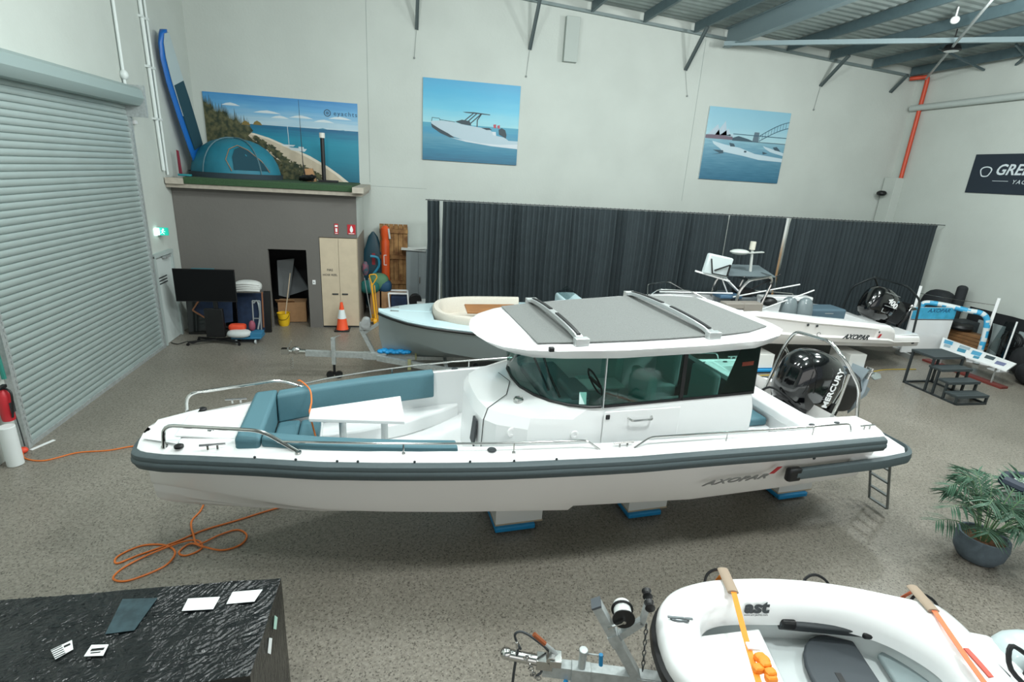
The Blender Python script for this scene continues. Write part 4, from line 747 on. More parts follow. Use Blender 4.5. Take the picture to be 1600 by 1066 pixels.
# ================= CLUTTER BY THE BOOTH =================
t = thing('traffic_cone', 'orange and white traffic cone in front of the timber cupboard', 'traffic cone', (-1.87, 14.75, 0))
MB().box((0, 0, .02), (.4, .4, .04)).build('cone_base', M_black, t, bevel=.012)
OC = mat('cone_orange', '#f0552b', .5); MB().lathe([(.165, .04), (.155, .06), (.115, .35), (.066, .6), (.038, .78), (.035, .8), (.0, .8)], n=24, cap=False).build('cone_body', OC, t); MB().lathe([(.119, .35), (.070, .6)], n=24, cap=False).build('reflective_collar', mat('collar_white', '#dfe6e6', .35), t)
t = thing('pallet_jack', 'yellow pallet jack handle standing beside the cupboard', 'pallet jack', (-1.0, 15.3, 0))
YH = mat('jack_yellow', '#e5a51e', .45); MB().tube([(.0, 0, .2), (-.1, .15, 1.2)], .03, 10).tube(rounded([(-.1, .15, 1.2), (-.17, .17, 1.45), (.02, .17, 1.47), (.06, .16, 1.38), (-.08, .14, 1.15)], .06), .018, 8).tube([(.06, 0, .2), (-.02, .14, 1.15)], .015, 8).build('handle', YH, t); MB().cyl((-.05, 0, .1), (.05, 0, .1), .1, 18).build('wheel', YH, t); MB().box((0, .3, .12), (.3, .5, .12)).build('pump_body', mat('jack_amber', '#c48a18', .5), t, bevel=.02)
t = thing('wakeboard', 'dark teal board with pointed top leaning behind the hoses', 'surfboard', (-1.1, 16.75, .05)); q = MB(); rs = []
for l, w_ in ((0, .1), (.2, .24), (.7, .33), (1.3, .34), (1.9, .27), (2.3, .14), (2.45, .03)):
    rs.append([(w_*math.cos(a)-.03, .035*math.sin(a)+l*.1, l) for a in [2*math.pi*k/14 for k in range(14)]])
q.rings(rs); q.build('board_hull', mat('board_teal', '#153f4d', .4), t, smooth=60); q = MB(); q.box((-.02, .12, 1.6), (.1, .02, .4)); q.build('red_logo', mat('logo_red', '#9c2f37', .5), t, smooth=0); MB().tube(smoothpath([(-.1, -.12, 1.75), (.12, -.12, 1.7), (.15, -.12, 1.45), (-.02, -.14, 1.2)]), .04, 8).build('board_leash', mat('leash_blue', '#2f8fb0', .5), t)
t = thing('timber_pallet', 'tall weathered timber pallet standing against the back wall', 'pallet', (-.5, 16.95, .0)); PW = mat('pallet_wood', '#a57f50', .8, noise_scale=4, noise_amt=.4, col2='#6b4726')
q = MB()
for k in range(6): q.box((-.36+k*.142, -.02, 1.4), (.13, .03, 2.72))
q.build('vertical_boards', PW, t, bevel=.004)
for z in (.15, .95, 1.75, 2.55): MB().box((0, -.06, z), (.86, .05, .12)).build('cross_board', PW, t, bevel=.004)
MB().box((0, .03, 1.4), (.84, .05, 2.6)).build('rear_frame', mat('pallet_dark', '#5d4228', .9), t)
t = thing('orange_inflatable_tube', 'orange rolled inflatable standing on end before the pallet', 'inflatable', (-.75, 16.7, .05)); OI = mat('orange_pvc', '#d4511d', .45); MB().lathe([(.08, 0), (.125, .06), (.125, 2.2), (.1, 2.28), (.13, 2.4), (.13, 2.6), (.05, 2.68)], n=18).build('rolled_body', OI, t); MB().tube([(.1, -.08, 2.6), (.14, -.1, 2.3)], .03, 6).build('grey_strap', M_lgrey, t)
q = MB(); q.box((.0, -.128, 1.8), (.08, .01, .02)).box((0, -.128, 1.5), (.08, .01, .02)).box((-.04, -.128, 1.65), (.02, .01, .3)); q.build('white_mark', M_white, t, smooth=0)
t = thing('metal_cabinet', 'grey steel two door cabinet beside the curtain', 'cabinet', (.25, 16.85, 0)); MB().box((0, 0, 1.0), (.75, .5, 2.0)).build('cabinet_body', mat('cabinet_grey', '#868f92', .5), t, bevel=.006)
for s in (-1, 1): MB().box((s*.185, -.26, 1.02), (.36, .02, 1.9)).build('cabinet_door', mat('cabinet_door', '#8d9699', .5), t, bevel=.004)
MB().box((.04, -.29, 1.1), (.03, .04, .2)).build('handle', M_steel, t)
tag(MB().box((.1, 16.8, 2.03), (.75, .55, .02), rot=Matrix.Rotation(.04, 3, 'Y')).box((.3, 16.75, 2.07), (.4, .4, .015), rot=Matrix.Rotation(-.1, 3, 'Y')).build('paper_stack', mat('paper_white', '#e3e6e4', .7), smooth=0), 'loose white sheets lying on the grey cabinet', 'paper')
for (x, y, z, r_, m_, l, c_) in [(-.95, 16.2, 1.1, (.32, .25, .26), mat('bag_green', '#567f5f', .7), 'pale green stuff sack on top of the clutter', 'bag'), (-1.2, 16.0, .98, (.3, .25, .2), mat('bag_teal', '#1f6b66', .7), 'dark green bag hanging left of the pale green sack', 'bag'), (-.75, 16.15, .98, (.2, .2, .2), mat('bag_blue', '#1d4866', .7), 'dark blue bag under the pale green sack', 'bag')]:
    tag(MB().ell((x, y, z), r_, 18, 12, .8).build('stuff_sack', m_, smooth=60), l, c_)
for x, l in ((-1.05, 'left tall brown carton beneath the green bags'), (-.72, 'right tall brown carton beneath the green bags')): tag(MB().box((x, 16.15, .42), (.28, .3, .84)).build('tall_carton', M_card, bevel=.005), l, 'box')
t = thing('folding_crate_trolley', 'white framed crate holding dark blue fabric beside the cabinet', 'crate', (-.3, 15.95, 0)); q = MB()
for x in (-.28, .28):
    q.bar((x, -.2, 0), (x-.06, -.2, .85), .04, .04); q.bar((x, .2, 0), (x-.06, .2, .85), .04, .04)
q.bar((-.34, -.2, .85), (.22, -.2, .85), .05, .05); q.bar((-.34, .2, .85), (.22, .2, .85), .05, .05); q.build('crate_frame', M_white, t); MB().box((-.03, 0, .45), (.5, .35, .62)).build('blue_contents', M_navy, t, bevel=.06, seg=3)
t = thing('black_orange_fan', 'round black and orange blower next to the crate', 'blower', (.15, 15.9, .0)); MB().cyl((0, -.1, .62), (0, .1, .62), .19, 20).build('drum', M_black, t, bevel=.02); MB().box((0, 0, .22), (.3, .3, .44)).build('orange_base', mat('orange_case', '#c9502a', .5), t, bevel=.03)
tag(MB().box((.45, 15.9, .3), (.5, .5, .6)).build('white_carton', M_white, bevel=.01), 'low white box beside the grey cabinet', 'box')
for k, (x0, x1) in enumerate([(-1.32, -1.1), (-1.2, -.95)]): tag(MB().cyl((x0, 15.75, 1.3), (x1, 15.35, .05), .014, 6).build('metal_stick', M_alum), ['left thin metal pole leaning at the cupboard side', 'right thin metal pole leaning at the cupboard side'][k], 'pole')
tag(MB().ell((-1.3, 15.9, 1.55), (.1, .1, .22), 10, 8).build('patterned_bag', mat('pattern_pink', '#8a4f60', .7, col2='#1f5560', noise_scale=14)), 'pink and teal patterned pouch hanging by the cupboard', 'bag')
# ---- TV group ----
t = thing('television_on_stand', 'large black flat screen on a wheeled floor stand near the white door', 'television', (-4.75, 13.6, 0))
MB().box((-.1, 0, 1.47), (1.34, .05, .78)).build('screen', mat('screen_black', '#050608', .6, spec=.2), t, bevel=.008); MB().box((-.1, -.02, 1.47), (1.36, .02, .8)).build('bezel', M_black, t); MB().box((-.1, -.032, 1.47), (1.32, .006, .76)).build('screen_glass', mat('screen_black', '#050608'), t, smooth=0) ; MB().box((-.12, 0, 1.87), (.5, .04, .025)).build('top_strip', mat('strip_teal', '#39707c', .5), t)
MB().box((.05, .06, .9), (.1, .06, .7)).box((.0, .03, .52), (.42, .12, .72)).build('stand_column', M_black, t, bevel=.01); q = MB()
for a, l_ in ((200, .62), (-20, .62), (160, .5), (20, .5)): q.bar((0, 0, .1), (l_*math.cos(R(a)), l_*math.sin(R(a)), .09), .05, .04); q.cyl((l_*math.cos(R(a)), l_*math.sin(R(a))-.015, .035), (l_*math.cos(R(a)), l_*math.sin(R(a))+.015, .035), .035, 10)
q.build('castor_base', M_black, t)
t = thing('black_display_panel', 'big black panel leaning against the booth behind the television', 'panel', (-5.05, 14.35, .0), rot=(R(-6), 0, 0)); MB().box((0, 0, .55), (1.2, .06, 1.1)).build('panel_board', M_gloss, t, bevel=.006)
t = thing('folding_table', 'folded dark blue table with copper edge leaning behind the television', 'table', (-4.2, 14.5, 0), rot=(R(-8), 0, 0)); MB().box((0, 0, .56), (1.0, .05, 1.0)).build('blue_cover', M_navy, t, bevel=.02); MB().box((.34, -.03, .62), (.035, .03, .95)).build('copper_edge', mat('copper', '#9c6a4c', .4, .4), t); MB().box((.45, .0, .57), (.16, .06, 1.1)).build('black_edge', M_black, t)
q = MB(); q.poly([(-1.22, -.42, .62), (-.92, -.40, 1.0), (-.3, -.40, .95), (-.3, -.42, .35), (-.6, -.42, .3)], (0, .02, 0)); q.build('blue_cover_flap', M_navy, t, smooth=0); MB().bar((-1.22, -.44, .64), (-.95, -.42, 1.08), .03, .035).bar((-1.22, -.44, .64), (-.68, -.46, .28), .03, .035).build('wooden_strut', mat('copper', '#9c6a4c'), t); MB().tube(smoothpath([(.2, -.06, .1), (.27, -.07, .5), (.22, -.06, .85), (.12, -.06, .8)]), .022, 6).build('white_strap', mat('strap_grey', '#a5adb0', .6), t)
q = MB(); q.ell((-4.12, 14.35, 1.3), (.34, .2, .16), 18, 10, .8)
for k in range(4): q.tube(smoothpath([(-4.42, 14.2-.01*k, 1.2+k*.06), (-4.1, 14.14, 1.24+k*.055), (-3.82, 14.25, 1.2+k*.05)]), .028, 6)
tag(q.build('folded_white_cover', mat('cover_cloth', '#c9cbc8', .8)), 'folded white cover piled beside the television', 'cover')
t = thing('hand_trolley', 'small blue hand trolley loaded with bags right of the television', 'trolley', (-4.05, 13.75, 0)); q = MB()
for x in (.1, .28): q.tube([(x, .15, .1), (x, .25, 1.0)], .018, 8)
q.tube([(.1, .25, 1.0), (.28, .25, 1.0)], .018, 8); q.bar((.1, .2, .55), (.28, .2, .55), .03, .02); q.build('frame', mat('trolley_grey', '#9aa0a2', .4, .5), t); MB().box((0, 0, .14), (.7, .4, .05)).box((.22, -.02, .21), (.28, .3, .12)).build('blue_deck', mat('trolley_blue', '#2d7296', .5), t, bevel=.01)
q = MB()
for x in (-.25, .2): q.cyl((x, -.2, .05), (x+.03, -.2, .05), .05, 14); q.cyl((x, .15, .05), (x+.03, .15, .05), .05, 14)
q.build('wheels', M_lgrey, t)
tag(MB().ell((-4.22, 13.62, .25), (.28, .18, .1), 16, 10, .8).build('white_bag', mat('bag_white', '#c5c9c8', .6), smooth=60), 'crumpled white bag on the blue trolley', 'bag')
tag(MB().ell((-4.28, 13.75, .38), (.2, .12, .08), 14, 8, .5).build('orange_bag', mat('bag_orange', '#d9492a', .6)), 'bright orange pouch on the trolley behind the white bag', 'bag')
tag(MB().ell((-3.95, 13.8, .4), (.08, .08, .14), 12, 8).build('pink_pouch', mat('pouch_pink', '#8f4659', .6)), 'small pink pouch on the trolley beside the upright frame', 'bag')
tag(MB().tube(smoothpath([(XL+.1, 13.6, .01), (-5.6, 13.5, .01), (-5.45, 13.7, .01), (-5.3, 13.55, .01), (-5.2, 13.7, .01)]), .012, 6).build('black_floor_cable', M_black), 'black cable on the floor between the door and the television', 'cord')
# ================= ORANGE CORDS =================
c1 = [(-1.5, 6.6, .012), (-1.9, 6.42, .012), (-2.19, 6.27, .012), (-2.55, 6.1, .012), (-2.8, 5.9, .012), (-3.1, 5.72, .012), (-3.27, 5.6, .012), (-3.32, 5.72, .012), (-3.15, 5.88, .012), (-2.9, 5.87, .012), (-2.72, 5.72, .02), (-2.72, 5.52, .02), (-2.85, 5.4, .012), (-3.05, 5.3, .012), (-3.2, 5.36, .012), (-3.17, 5.52, .012), (-2.98, 5.7, .025), (-2.7, 5.88, .03), (-2.52, 5.88, .03), (-2.45, 5.75, .012), (-2.58, 5.65, .012), (-2.68, 5.72, .012), (-2.6, 5.85, .02), (-2.42, 5.76, .03), (-2.2, 5.7, .012), (-2.02, 5.78, .012), (-2.0, 5.95, .012), (-2.14, 6.07, .012), (-2.32, 5.98, .02), (-2.5, 5.82, .03), (-2.62, 6.0, .03), (-2.75, 6.3, .012), (-2.72, 6.55, .012), (-2.8, 6.9, .012), (-3.2, 7.6, .012), (-3.9, 8.25, .012), (-4.28, 8.36, .012), (-4.62, 8.25, .012), (-5.03, 8.21, .012), (-5.34, 8.01, .012), (-5.64, 8.09, .012), (-5.78, 8.27, .03)]
t = thing('extension_cord', 'orange extension cord coiled under the bow and running to the roller door', 'cord', (0, 0, 0)); MB().tube(smoothpath(c1, 6), .011, 8).build('cord_cable', M_orange, t); MB().ell((-5.78, 8.28, .05), (.07, .06, .05), 12, 8).build('cord_plug', mat('plug_red', '#e04a30', .5), t)
tag(MB().box((-5.66, 8.52, .004), (.06, .34, .004), -.45).build('tape_mark', M_white, smooth=0), 'short white tape mark on the floor by the roller door', 'tape')
# ================= GREY BOAT AND ITS TRAILER (back left) =================
t = thing('tender_boat', 'grey and pale blue open boat with cream seating on the trailer behind the bow', 'motorboat', (-.66, 11.12, 0))
GA = mat('hull_grey', '#8e9a9c', .3, coat=.3); GB = mat('deck_pale_blue', '#b9d0d5', .3, coat=.3); CR = mat('cream_upholstery', '#cfc8bc', .7, noise_amt=.05, noise_scale=40)
XA = [0, .1, .3, .6, 1.0, 1.4, 1.9, 2.5, 3.2, 4.5, 6.3]; HA = [.03, .16, .4, .66, .88, 1.04, 1.18, 1.28, 1.32, 1.32, 1.22]; ZA = [1.56, 1.55, 1.54, 1.52, 1.50, 1.49, 1.47, 1.46, 1.45, 1.44, 1.42]
ha = lambda s: interp(s, XA, HA); za = lambda s: interp(s, XA, ZA)
def secA(s):
    b, z = ha(s), za(s); c = interp(s, [0, .5, 1.2, 2.2, 6.3], [.015, .33, .68, .98, 1.1]); cz = interp(s, [0, .6, 1.4, 2.5, 6.3], [1.22, 1.02, .86, .76, .72]); k = interp(s, [0, .06, .3, 1, 2, 6.3], [1.0, .72, .60, .5, .45, .45])
    hs = [(b, z-.06), (b*.75+c*.25, z*.6+cz*.4), (c+.02, cz+.02), (c, cz-.02), (c*.5, cz*.45+k*.55), (0, k)]
    return [(s, -y, zz) for y, zz in hs]+[(s, y, zz) for y, zz in hs[-2::-1]]
q = MB(); ss = [0, .03, .06, .15, .3, .45, .6, .8, 1.0, 1.2, 1.4, 1.65, 1.9, 2.2, 2.5, 3.2, 4.5, 6.3]; q.rings([secA(s) for s in ss], False, False, False); q.poly(secA(6.3)); q.build('hull', GA, t, smooth=30)
def dsA(s):
    b, z = ha(s), za(s); i = b-.3 if s > 1.13 else 0.001; sole = 1.05 if s > 1.13 else z+.04
    hs = [(b, z-.06), (b+.01, z-.03), (b-.02, z), (max(i, b-.3), z+.03 if b > .3 else z+.02), (max(i-.01, .002), z+.03), (max(i-.03, .001), sole), (0, sole)]
    return [(s, -y, zz) for y, zz in hs]+[(s, y, zz) for y, zz in hs[-2::-1]]
q = MB(); ss2 = [0, .1, .3, .6, .9, 1.12, 1.14, 1.4, 1.9, 2.5, 3.2, 4.5, 6.3]; q.rings([dsA(s) for s in ss2], False, False, False); q.poly(dsA(6.3)); q.build('deck', GB, t, smooth=30)
for sg in (-1, 1): MB().tube([(s, sg*(ha(s)+.015), za(s)-.075) for s in ss], .028, 6).build('rub_strip', M_black, t)
def ush(o, n=9): 
    pts = [(3.2, 1.0-o), (2.6, 1.0-o), (2.0, .97-o), (1.6, .86-o), (1.32+o*.5, .66-o*.8), (1.17+o, .36-o*.4)]
    return pts+[(1.13+o, 0)]+[(a, -b) for a, b in reversed(pts)]
q = MB(); O_ = smoothpath([(a, b, 0) for a, b in ush(0)], 4); I_ = smoothpath([(a, b, 0) for a, b in ush(.15)], 4)
q.rings([[(o.x, o.y, 1.45), (o.x, o.y, 1.62), (o.x*.8+i.x*.2, o.y*.8+i.y*.2, 1.66), (o.x*.2+i.x*.8, o.y*.2+i.y*.8, 1.66), (i.x, i.y, 1.60), (i.x, i.y, 1.2)] for o, i in zip(O_, I_)]); q.build('curved_backrest', CR, t, smooth=50)
I2 = smoothpath([(a, b, 0) for a, b in ush(.6)], 4)
q = MB(); q.rings([[(i.x, i.y, 1.1), (i.x, i.y, 1.32), (j.x, j.y, 1.32), (j.x, j.y, 1.1)] for i, j in zip(I_, I2)]); q.build('curved_seat', CR, t, smooth=40)
g = MB(); g.poly([(1.85, -.34, 1.58), (3.0, -.38, 1.58), (3.0, .38, 1.58), (1.85, .34, 1.58)], (0, 0, .045)); tb = g.build('teak_table', mat('teak', '#a9764a', .45, noise_scale=3, noise_amt=.2), t, bevel=.01); MB().cyl((2.4, 0, 1.05), (2.4, 0, 1.58), .05, 14).build('table_leg', M_steel, tb)
MB().box((4.2, 0, 1.5), (.5, .9, .85)).build('helm_console', GB, t, bevel=.08, seg=3); g = MB(); g.poly([(4.0, -.4, 1.92), (4.0, .4, 1.92), (4.2, .36, 2.08), (4.2, -.36, 2.08)], (.01, 0, 0)); g.build('console_windscreen', M_clear, t, smooth=0)
MB().box((5.1, 0, 1.4), (.5, 1.0, .6)).build('helm_seat', CR, t, bevel=.07, seg=3)
for sg in (-1, 1): MB().bar((.25, sg*.12, 1.575), (.42, sg*.16, 1.575), .03, .03).build('mooring_cleat', M_steel, t)
t = thing('boat_trailer', 'galvanised boat trailer with winch post under the grey boat', 'trailer', (0, 0, 0))
q = MB(); q.bar((-2.2, 11.26, .55), (-.72, 11.12, .53), .1, .12); q.bar((-1.0, 11.14, .53), (-.5, 11.09, .53), .13, .15); q.bar((-.7, 11.05, .5), (.75, 10.25, .5), .07, .12); q.bar((-.7, 11.15, .5), (.75, 12.0, .5), .07, .12); q.bar((.75, 10.25, .5), (5.2, 10.25, .5), .07, .12); q.bar((.75, 12.0, .5), (5.2, 12.0, .5), .07, .12)
q.bar((-.5, 11.09, .5), (3, 11.12, .4), .08, .08)
for x in (.75, 2.6, 5.1): q.bar((x, 10.25, .46), (x, 12.0, .46), .07, .07)
q.build('galvanised_frame', M_galv, t, smooth=0)
q = MB(); q.cyl((-2.2, 11.26, .58), (-2.62, 11.3, .58), .05, 12); q.box((-2.62, 11.3, .58), (.16, .12, .12)); q.bar((-2.6, 11.3, .58), (-2.48, 11.3, .82), .03, .03); q.ell((-2.4, 11.28, .6), (.1, .08, .09), 10, 8)
for k in range(5): q.tube([(-2.5+.03*math.cos(a), 11.25, .42-k*.05+.03*math.sin(a)) for a in [i*math.pi/3 for i in range(6)]], .008, 5, True)
q.build('tow_coupling', M_steel, t)
q = MB(); q.box((-1.62, 11.17, .6), (.08, .1, .55)); q.cyl((-1.62, 11.17, .88), (-1.62, 11.17, .92), .05, 10); q.bar((-1.62, 11.17, .92), (-1.45, 11.1, 1.0), .015, .015); q.build('jockey_post', M_galv, t, smooth=0); q = MB(); q.cyl((-1.62, 11.17, .34), (-1.62, 11.17, .08), .028, 10)
for dx in (-.09, .09): q.cyl((-1.62+dx, 11.14, .08), (-1.62+dx, 11.2, .08), .08, 16)
q.build('jockey_wheels', M_black, t)
q = MB(); q.bar((-.78, 11.14, .58), (-1.03, 11.14, 1.12), .09, .08); q.bar((-1.0, 11.14, 1.02), (-.66, 11.14, 1.26), .06, .06); q.build('winch_post', M_galv, t, smooth=0); q = MB(); q.cyl((-.93, 11.02, 1.27), (-.93, 11.26, 1.27), .1, 18); q.box((-.95, 11.14, 1.2), (.22, .16, .14)); q.bar((-.93, 11.0, 1.27), (-.85, 11.0, 1.38), .02, .02); q.build('winch', mat('winch_zinc', '#c3c8ca', .35, .6), t)
q = MB(); random.seed(8)
for k in range(9): q.ell((-.62+k*.07, 11.1-.01*k, .64+random.uniform(-.01, .02)), (.09, .09, .05), 8, 6)
q.build('blue_strap_bundle', mat('strap_blue', '#1795d6', .5), t)
MB().bar((-.02, 10.6, .62), (-.02, 10.6, .40), .07, .07).build('side_bracket', mat('bracket_olive', '#8f8f6a', .6), t); MB().bar((.12, 11.1, .45), (.12, 11.1, .62), .12, .04).build('keel_roller_bracket', mat('bracket_olive', '#8f8f6a'), t)
for x in (2.3, 4.3):
    q = MB()
    for y in (10.12, 12.12): q.lathe([(.2, -.09), (.28, -.07), (.28, .07), (.2, .09)], (x, y, .28), 24, rot=Matrix.Rotation(R(90), 3, 'X'))
    q.build('road_wheels', M_black, t)
q = MB()
for x, z, r_ in ((1.35, .58, .06),): q.cyl((x, 10.2, z), (x, 10.3, z), r_, 14)
q.build('side_roller', M_black, t)
# ================= WHITE BOAT (back right) =================
t = thing('open_sports_boat', 'white open motorboat with radar mast and black outboard near the curtain', 'motorboat', (5.75, 12.05, 0))
XBv = [0, .1, .4, 1.0, 1.8, 2.8, 4.2, 5.6, 6.4, 6.55, 6.62, 7.5]; HBv = [.12, .25, .42, .66, .86, 1.0, 1.1, 1.12, 1.11, 1.1, 1.08, 1.0]; ZBv = [1.72, 1.72, 1.70, 1.67, 1.63, 1.58, 1.46, 1.36, 1.28, 1.2, 1.0, .98]
h2 = lambda s: interp(s, XBv, HBv); z2 = lambda s: interp(s, XBv, ZBv)
def secB(s):
    b, z = h2(s), z2(s); c = interp(s, [0, .5, 1.5, 3, 7.5], [.03, .25, .6, .9, .95]); cz = interp(s, [0, .5, 1.5, 3, 6.6, 7.5], [1.25, 1.1, .92, .8, .72, .74]); k = interp(s, [0, .1, .5, 1.5, 7.5], [.95, .8, .66, .52, .5])
    m = z-(z-cz)*.62 if s < 6.6 else z-.12; r_ = .03 if .8 < s < 6.0 else .0
    hs = [(b-.03, z-.02), (b, z-.09), (b-r_, z-.14), (b-r_-.02, m+.03), (b+.01, m-.01), (b-.03, (m+cz)/2), (c+.03, cz+.02), (c, cz-.02), (c*.5, cz*.4+k*.6), (0, k)]
    return [(s, -y, zz) for y, zz in hs]+[(s, y, zz) for y, zz in hs[-2::-1]]
sB = [0, .04, .1, .25, .4, .7, .79, .81, 1.0, 1.4, 1.8, 2.3, 2.8, 3.5, 4.2, 4.9, 5.6, 5.98, 6.02, 6.2, 6.4, 6.55, 6.62, 7.0, 7.5]
q = MB(); q.rings([secB(s) for s in sB], False, False, False); q.poly(secB(7.5)); q.poly(secB(0)); q.build('hull', M_hull, t, smooth=25)
def dB(s):
    b, z = h2(s)-.03, z2(s)-.02; ck = 1.0 < s < 6.0; i = b-.22; sole = .95 if ck else z+.03
    hs = [(b, z), (b-.05, z+.04), (i, z+.05), (i-.02, sole), (0, sole)]
    return [(s, -y, zz) for y, zz in hs]+[(s, y, zz) for y, zz in hs[-2::-1]]
q = MB(); q.rings([dB(s) for s in [0, .04, .1, .4, .7, .99, 1.01, 1.8, 2.8, 4.2, 5.6, 5.99, 6.01, 6.4, 6.55, 6.62, 7.5]], False, False, False); q.poly(dB(7.5)); q.build('deck', M_white, t, smooth=30)
text('hull_lettering', 'AXOPAR', .17, frame((4.98, -1.14, .99), (1, 0, -.045), (0, -.05, 1)), M_darkgrey, t, shear=.45, sx=1.1, bold=.007); q = MB(); q.poly([(6.0, -1.145, 1.01), (6.06, -1.145, 1.01), (6.11, -1.145, 1.11), (6.05, -1.145, 1.11)], (0, -.006, 0)); q.build('logo_slash', M_red, t, smooth=0)
q = MB(); q.tube([(4.28+.05*math.cos(a), -1.112, 1.09+.05*math.sin(a)) for a in [k*math.pi/5 for k in range(8)]], .007, 5); q.build('round_emblem', M_darkgrey, t)
for s in (3.95, 4.2, 6.05):
    MB().ell((s, -h2(s)+.01, z2(s)-.16), (.035, .012, .035), 12, 8).build('hull_outlet', M_darkgrey, t)
MB().ell((7.3, -1.0, .82), (.05, .015, .03), 10, 6).build('tow_eye', M_darkgrey, t)
MB().poly([(6.62, -.98, 1.01), (7.48, -.95, 1.01), (7.48, .95, 1.01), (6.62, .98, 1.01)], (0, 0, .03)).build('swim_platform', M_white, t, bevel=.012)
q = MB(); q.box((4.95, -.25, 1.42), (1.05, .6, .34)); q.build('blue_grey_seat_box', mat('box_blue_grey', '#4c6370', .6), t, bevel=.05, seg=3); MB().box((4.95, -.555, 1.48), (.25, .005, .02)).build('maker_plate', M_alum, t)
MB().box((4.6, .75, 1.58), (1.6, .3, .12)).build('far_side_pad', M_white, t, bevel=.03)
MB().tube(rounded([(3.6, .95, 1.64), (3.65, .95, 1.74), (5.0, .95, 1.66), (5.05, .95, 1.56)], .05), .015, 8).build('far_rail', M_steel, t); MB().tube(rounded([(.1, .0, 1.72), (.2, -.3, 1.98), (.9, -.55, 2.02), (1.7, -.82, 1.66)], .1), .016, 8).tube(rounded([(.1, .0, 1.72), (.2, .3, 1.98), (.9, .55, 2.02), (1.7, .82, 1.66)], .1), .016, 8).build('bow_rail', M_steel, t)
for k, (x, y) in enumerate([(3.72, -.55), (4.12, -.62)]):
    q = MB(); q.rings([[(x+.22*math.cos(a)*c_, y+.16*math.sin(a)*c_, z) for a in [2*math.pi*j/14 for j in range(14)]] for z, c_ in ((1.3, 1.0), (1.5, 1.05), (1.72, .95), (1.85, .7), (1.9, .35))]); q.build('seat_back', mat('smoked_seat', '#6c777a', .35, coat=.3), t, smooth=60)
q = MB(); q.box((2.55, 0, 1.4), (.75, .8, .9)); q.build('helm_console', mat('console_grey', '#5b6265', .5), t, bevel=.06)
q = MB(); q.box((2.0, -.72, 1.72), (.5, .3, .14)); q.box((2.48, -.74, 1.7), (.5, .3, .2)); q.build('console_hatch', mat('hatch_taupe', '#8b857d', .6), t, bevel=.02); MB().box((2.1, -.3, 1.86), (.6, .4, .1)).build('blue_canvas', mat('canvas_blue', '#3f5f78', .7), t, bevel=.03)
q = MB(); q.tube(rounded([(2.15, -.6, 1.65), (2.2, -.6, 2.05), (2.4, -.6, 2.32), (3.0, -.6, 2.42), (3.05, -.6, 2.25), (2.85, -.6, 1.62)], .12), .035, 8); q.tube(rounded([(2.15, .5, 1.65), (2.2, .5, 2.05), (2.4, .5, 2.32), (3.0, .5, 2.42), (3.05, .5, 2.25), (2.85, .5, 1.62)], .12), .03, 8); q.bar((2.4, -.6, 2.32), (2.4, .5, 2.32), .05, .05); q.bar((3.0, -.6, 2.42), (3.0, .5, 2.42), .05, .05); q.build('console_arch', M_steel, t)
g = MB(); g.poly([(1.95, -.45, 2.38), (2.1, .5, 2.5), (3.35, .45, 2.5), (3.2, -.5, 2.38)], (0, 0, .025)); g.poly([(3.2, -.5, 2.38), (3.35, .45, 2.5), (3.45, .42, 2.2), (3.3, -.45, 2.0)], (.01, 0, 0)); g.build('grey_canopy', mat('canopy_grey', '#5d696d', .8), t, smooth=0)
q = MB(); q.tube([(2.75, -.1, 2.45), (2.68, -.1, 3.1)], .035, 10); q.ell((2.35, -.1, 2.93), (.26, .16, .07), 16, 8); q.bar((2.4, -.1, 2.9), (3.0, -.1, 2.95), .12, .02); q.build('mast_with_radar', mat('mast_white', '#b9bdb9', .4), t); MB().cyl((2.68, -.1, 3.0), (2.68, -.1, 3.2), .07, 14).build('mast_light', mat('lamp_cream', '#c9c6b8', .4), t)
q = MB(); q.box((1.62, -.4, 2.62), (.72, .14, .5), rot=Matrix.Rotation(.17, 3, 'Y') @ Matrix.Rotation(.1, 3, 'Z')); q.build('display_frame', mat('display_pale', '#c8d3d4', .5), t, bevel=.04); q = MB(); q.bar((1.36, -.5, 2.8), (1.45, -.5, 2.45), .02, .05, (0, 1, 0)); q.bar((1.45, -.5, 2.45), (1.86, -.5, 2.38), .02, .05, (0, 1, 0)); q.bar((1.86, -.5, 2.38), (1.9, -.5, 2.66), .02, .05, (0, 1, 0)); q.bar((1.9, -.5, 2.66), (1.5, -.5, 2.52), .02, .05, (0, 1, 0)); q.build('display_bracket', M_black, t, smooth=0)
q = MB(); q.bar((1.05, -.42, 2.48), (2.0, -.42, 2.25), .06, .04); q.tube([(1.75, -.4, 2.4), (2.1, -.3, 1.9)], .015, 6); q.bar((1.95, -.3, 2.3), (2.4, -.3, 1.95), .14, .03); q.build('display_arm', M_white, t, smooth=0)
for a, b in (((2.1, -.55, 1.88), (3.85, -.6, 2.24)), ((2.7, -.6, 1.5), (4.3, -.6, 2.1)), ((0.3, -.2, 1.9), (2.1, -.5, 1.96))): MB().tube([a, b], .018, 8).build('outrigger_pole', mat('pole_white', '#d8dbda', .4), t)
q = MB(); q.tube([(2.6, -.3, 1.95), (3.4, -.4, 2.45)], .015, 6); q.ell((3.2, -.45, 1.75), (.22, .15, .12), 10, 8); q.box((2.6, -.2, 1.95), (.4, .4, .14)); q.build('black_fittings', M_black, t)
tag(t, t['label'], 'motorboat')
Mx2, cw2, fin2 = outboard(t, 1.0, R(-66), Vector((6.78, -.15, 1.68)), M_gloss, [], 1.0, M_black)
text('cowl_lettering', '400', .2, Mx2 @ frame((.1, -.325, .1), (-.25, 0, -1), (1, 0, -.25)), M_white, cw2, ext=.004, sx=1.2, bold=.006)
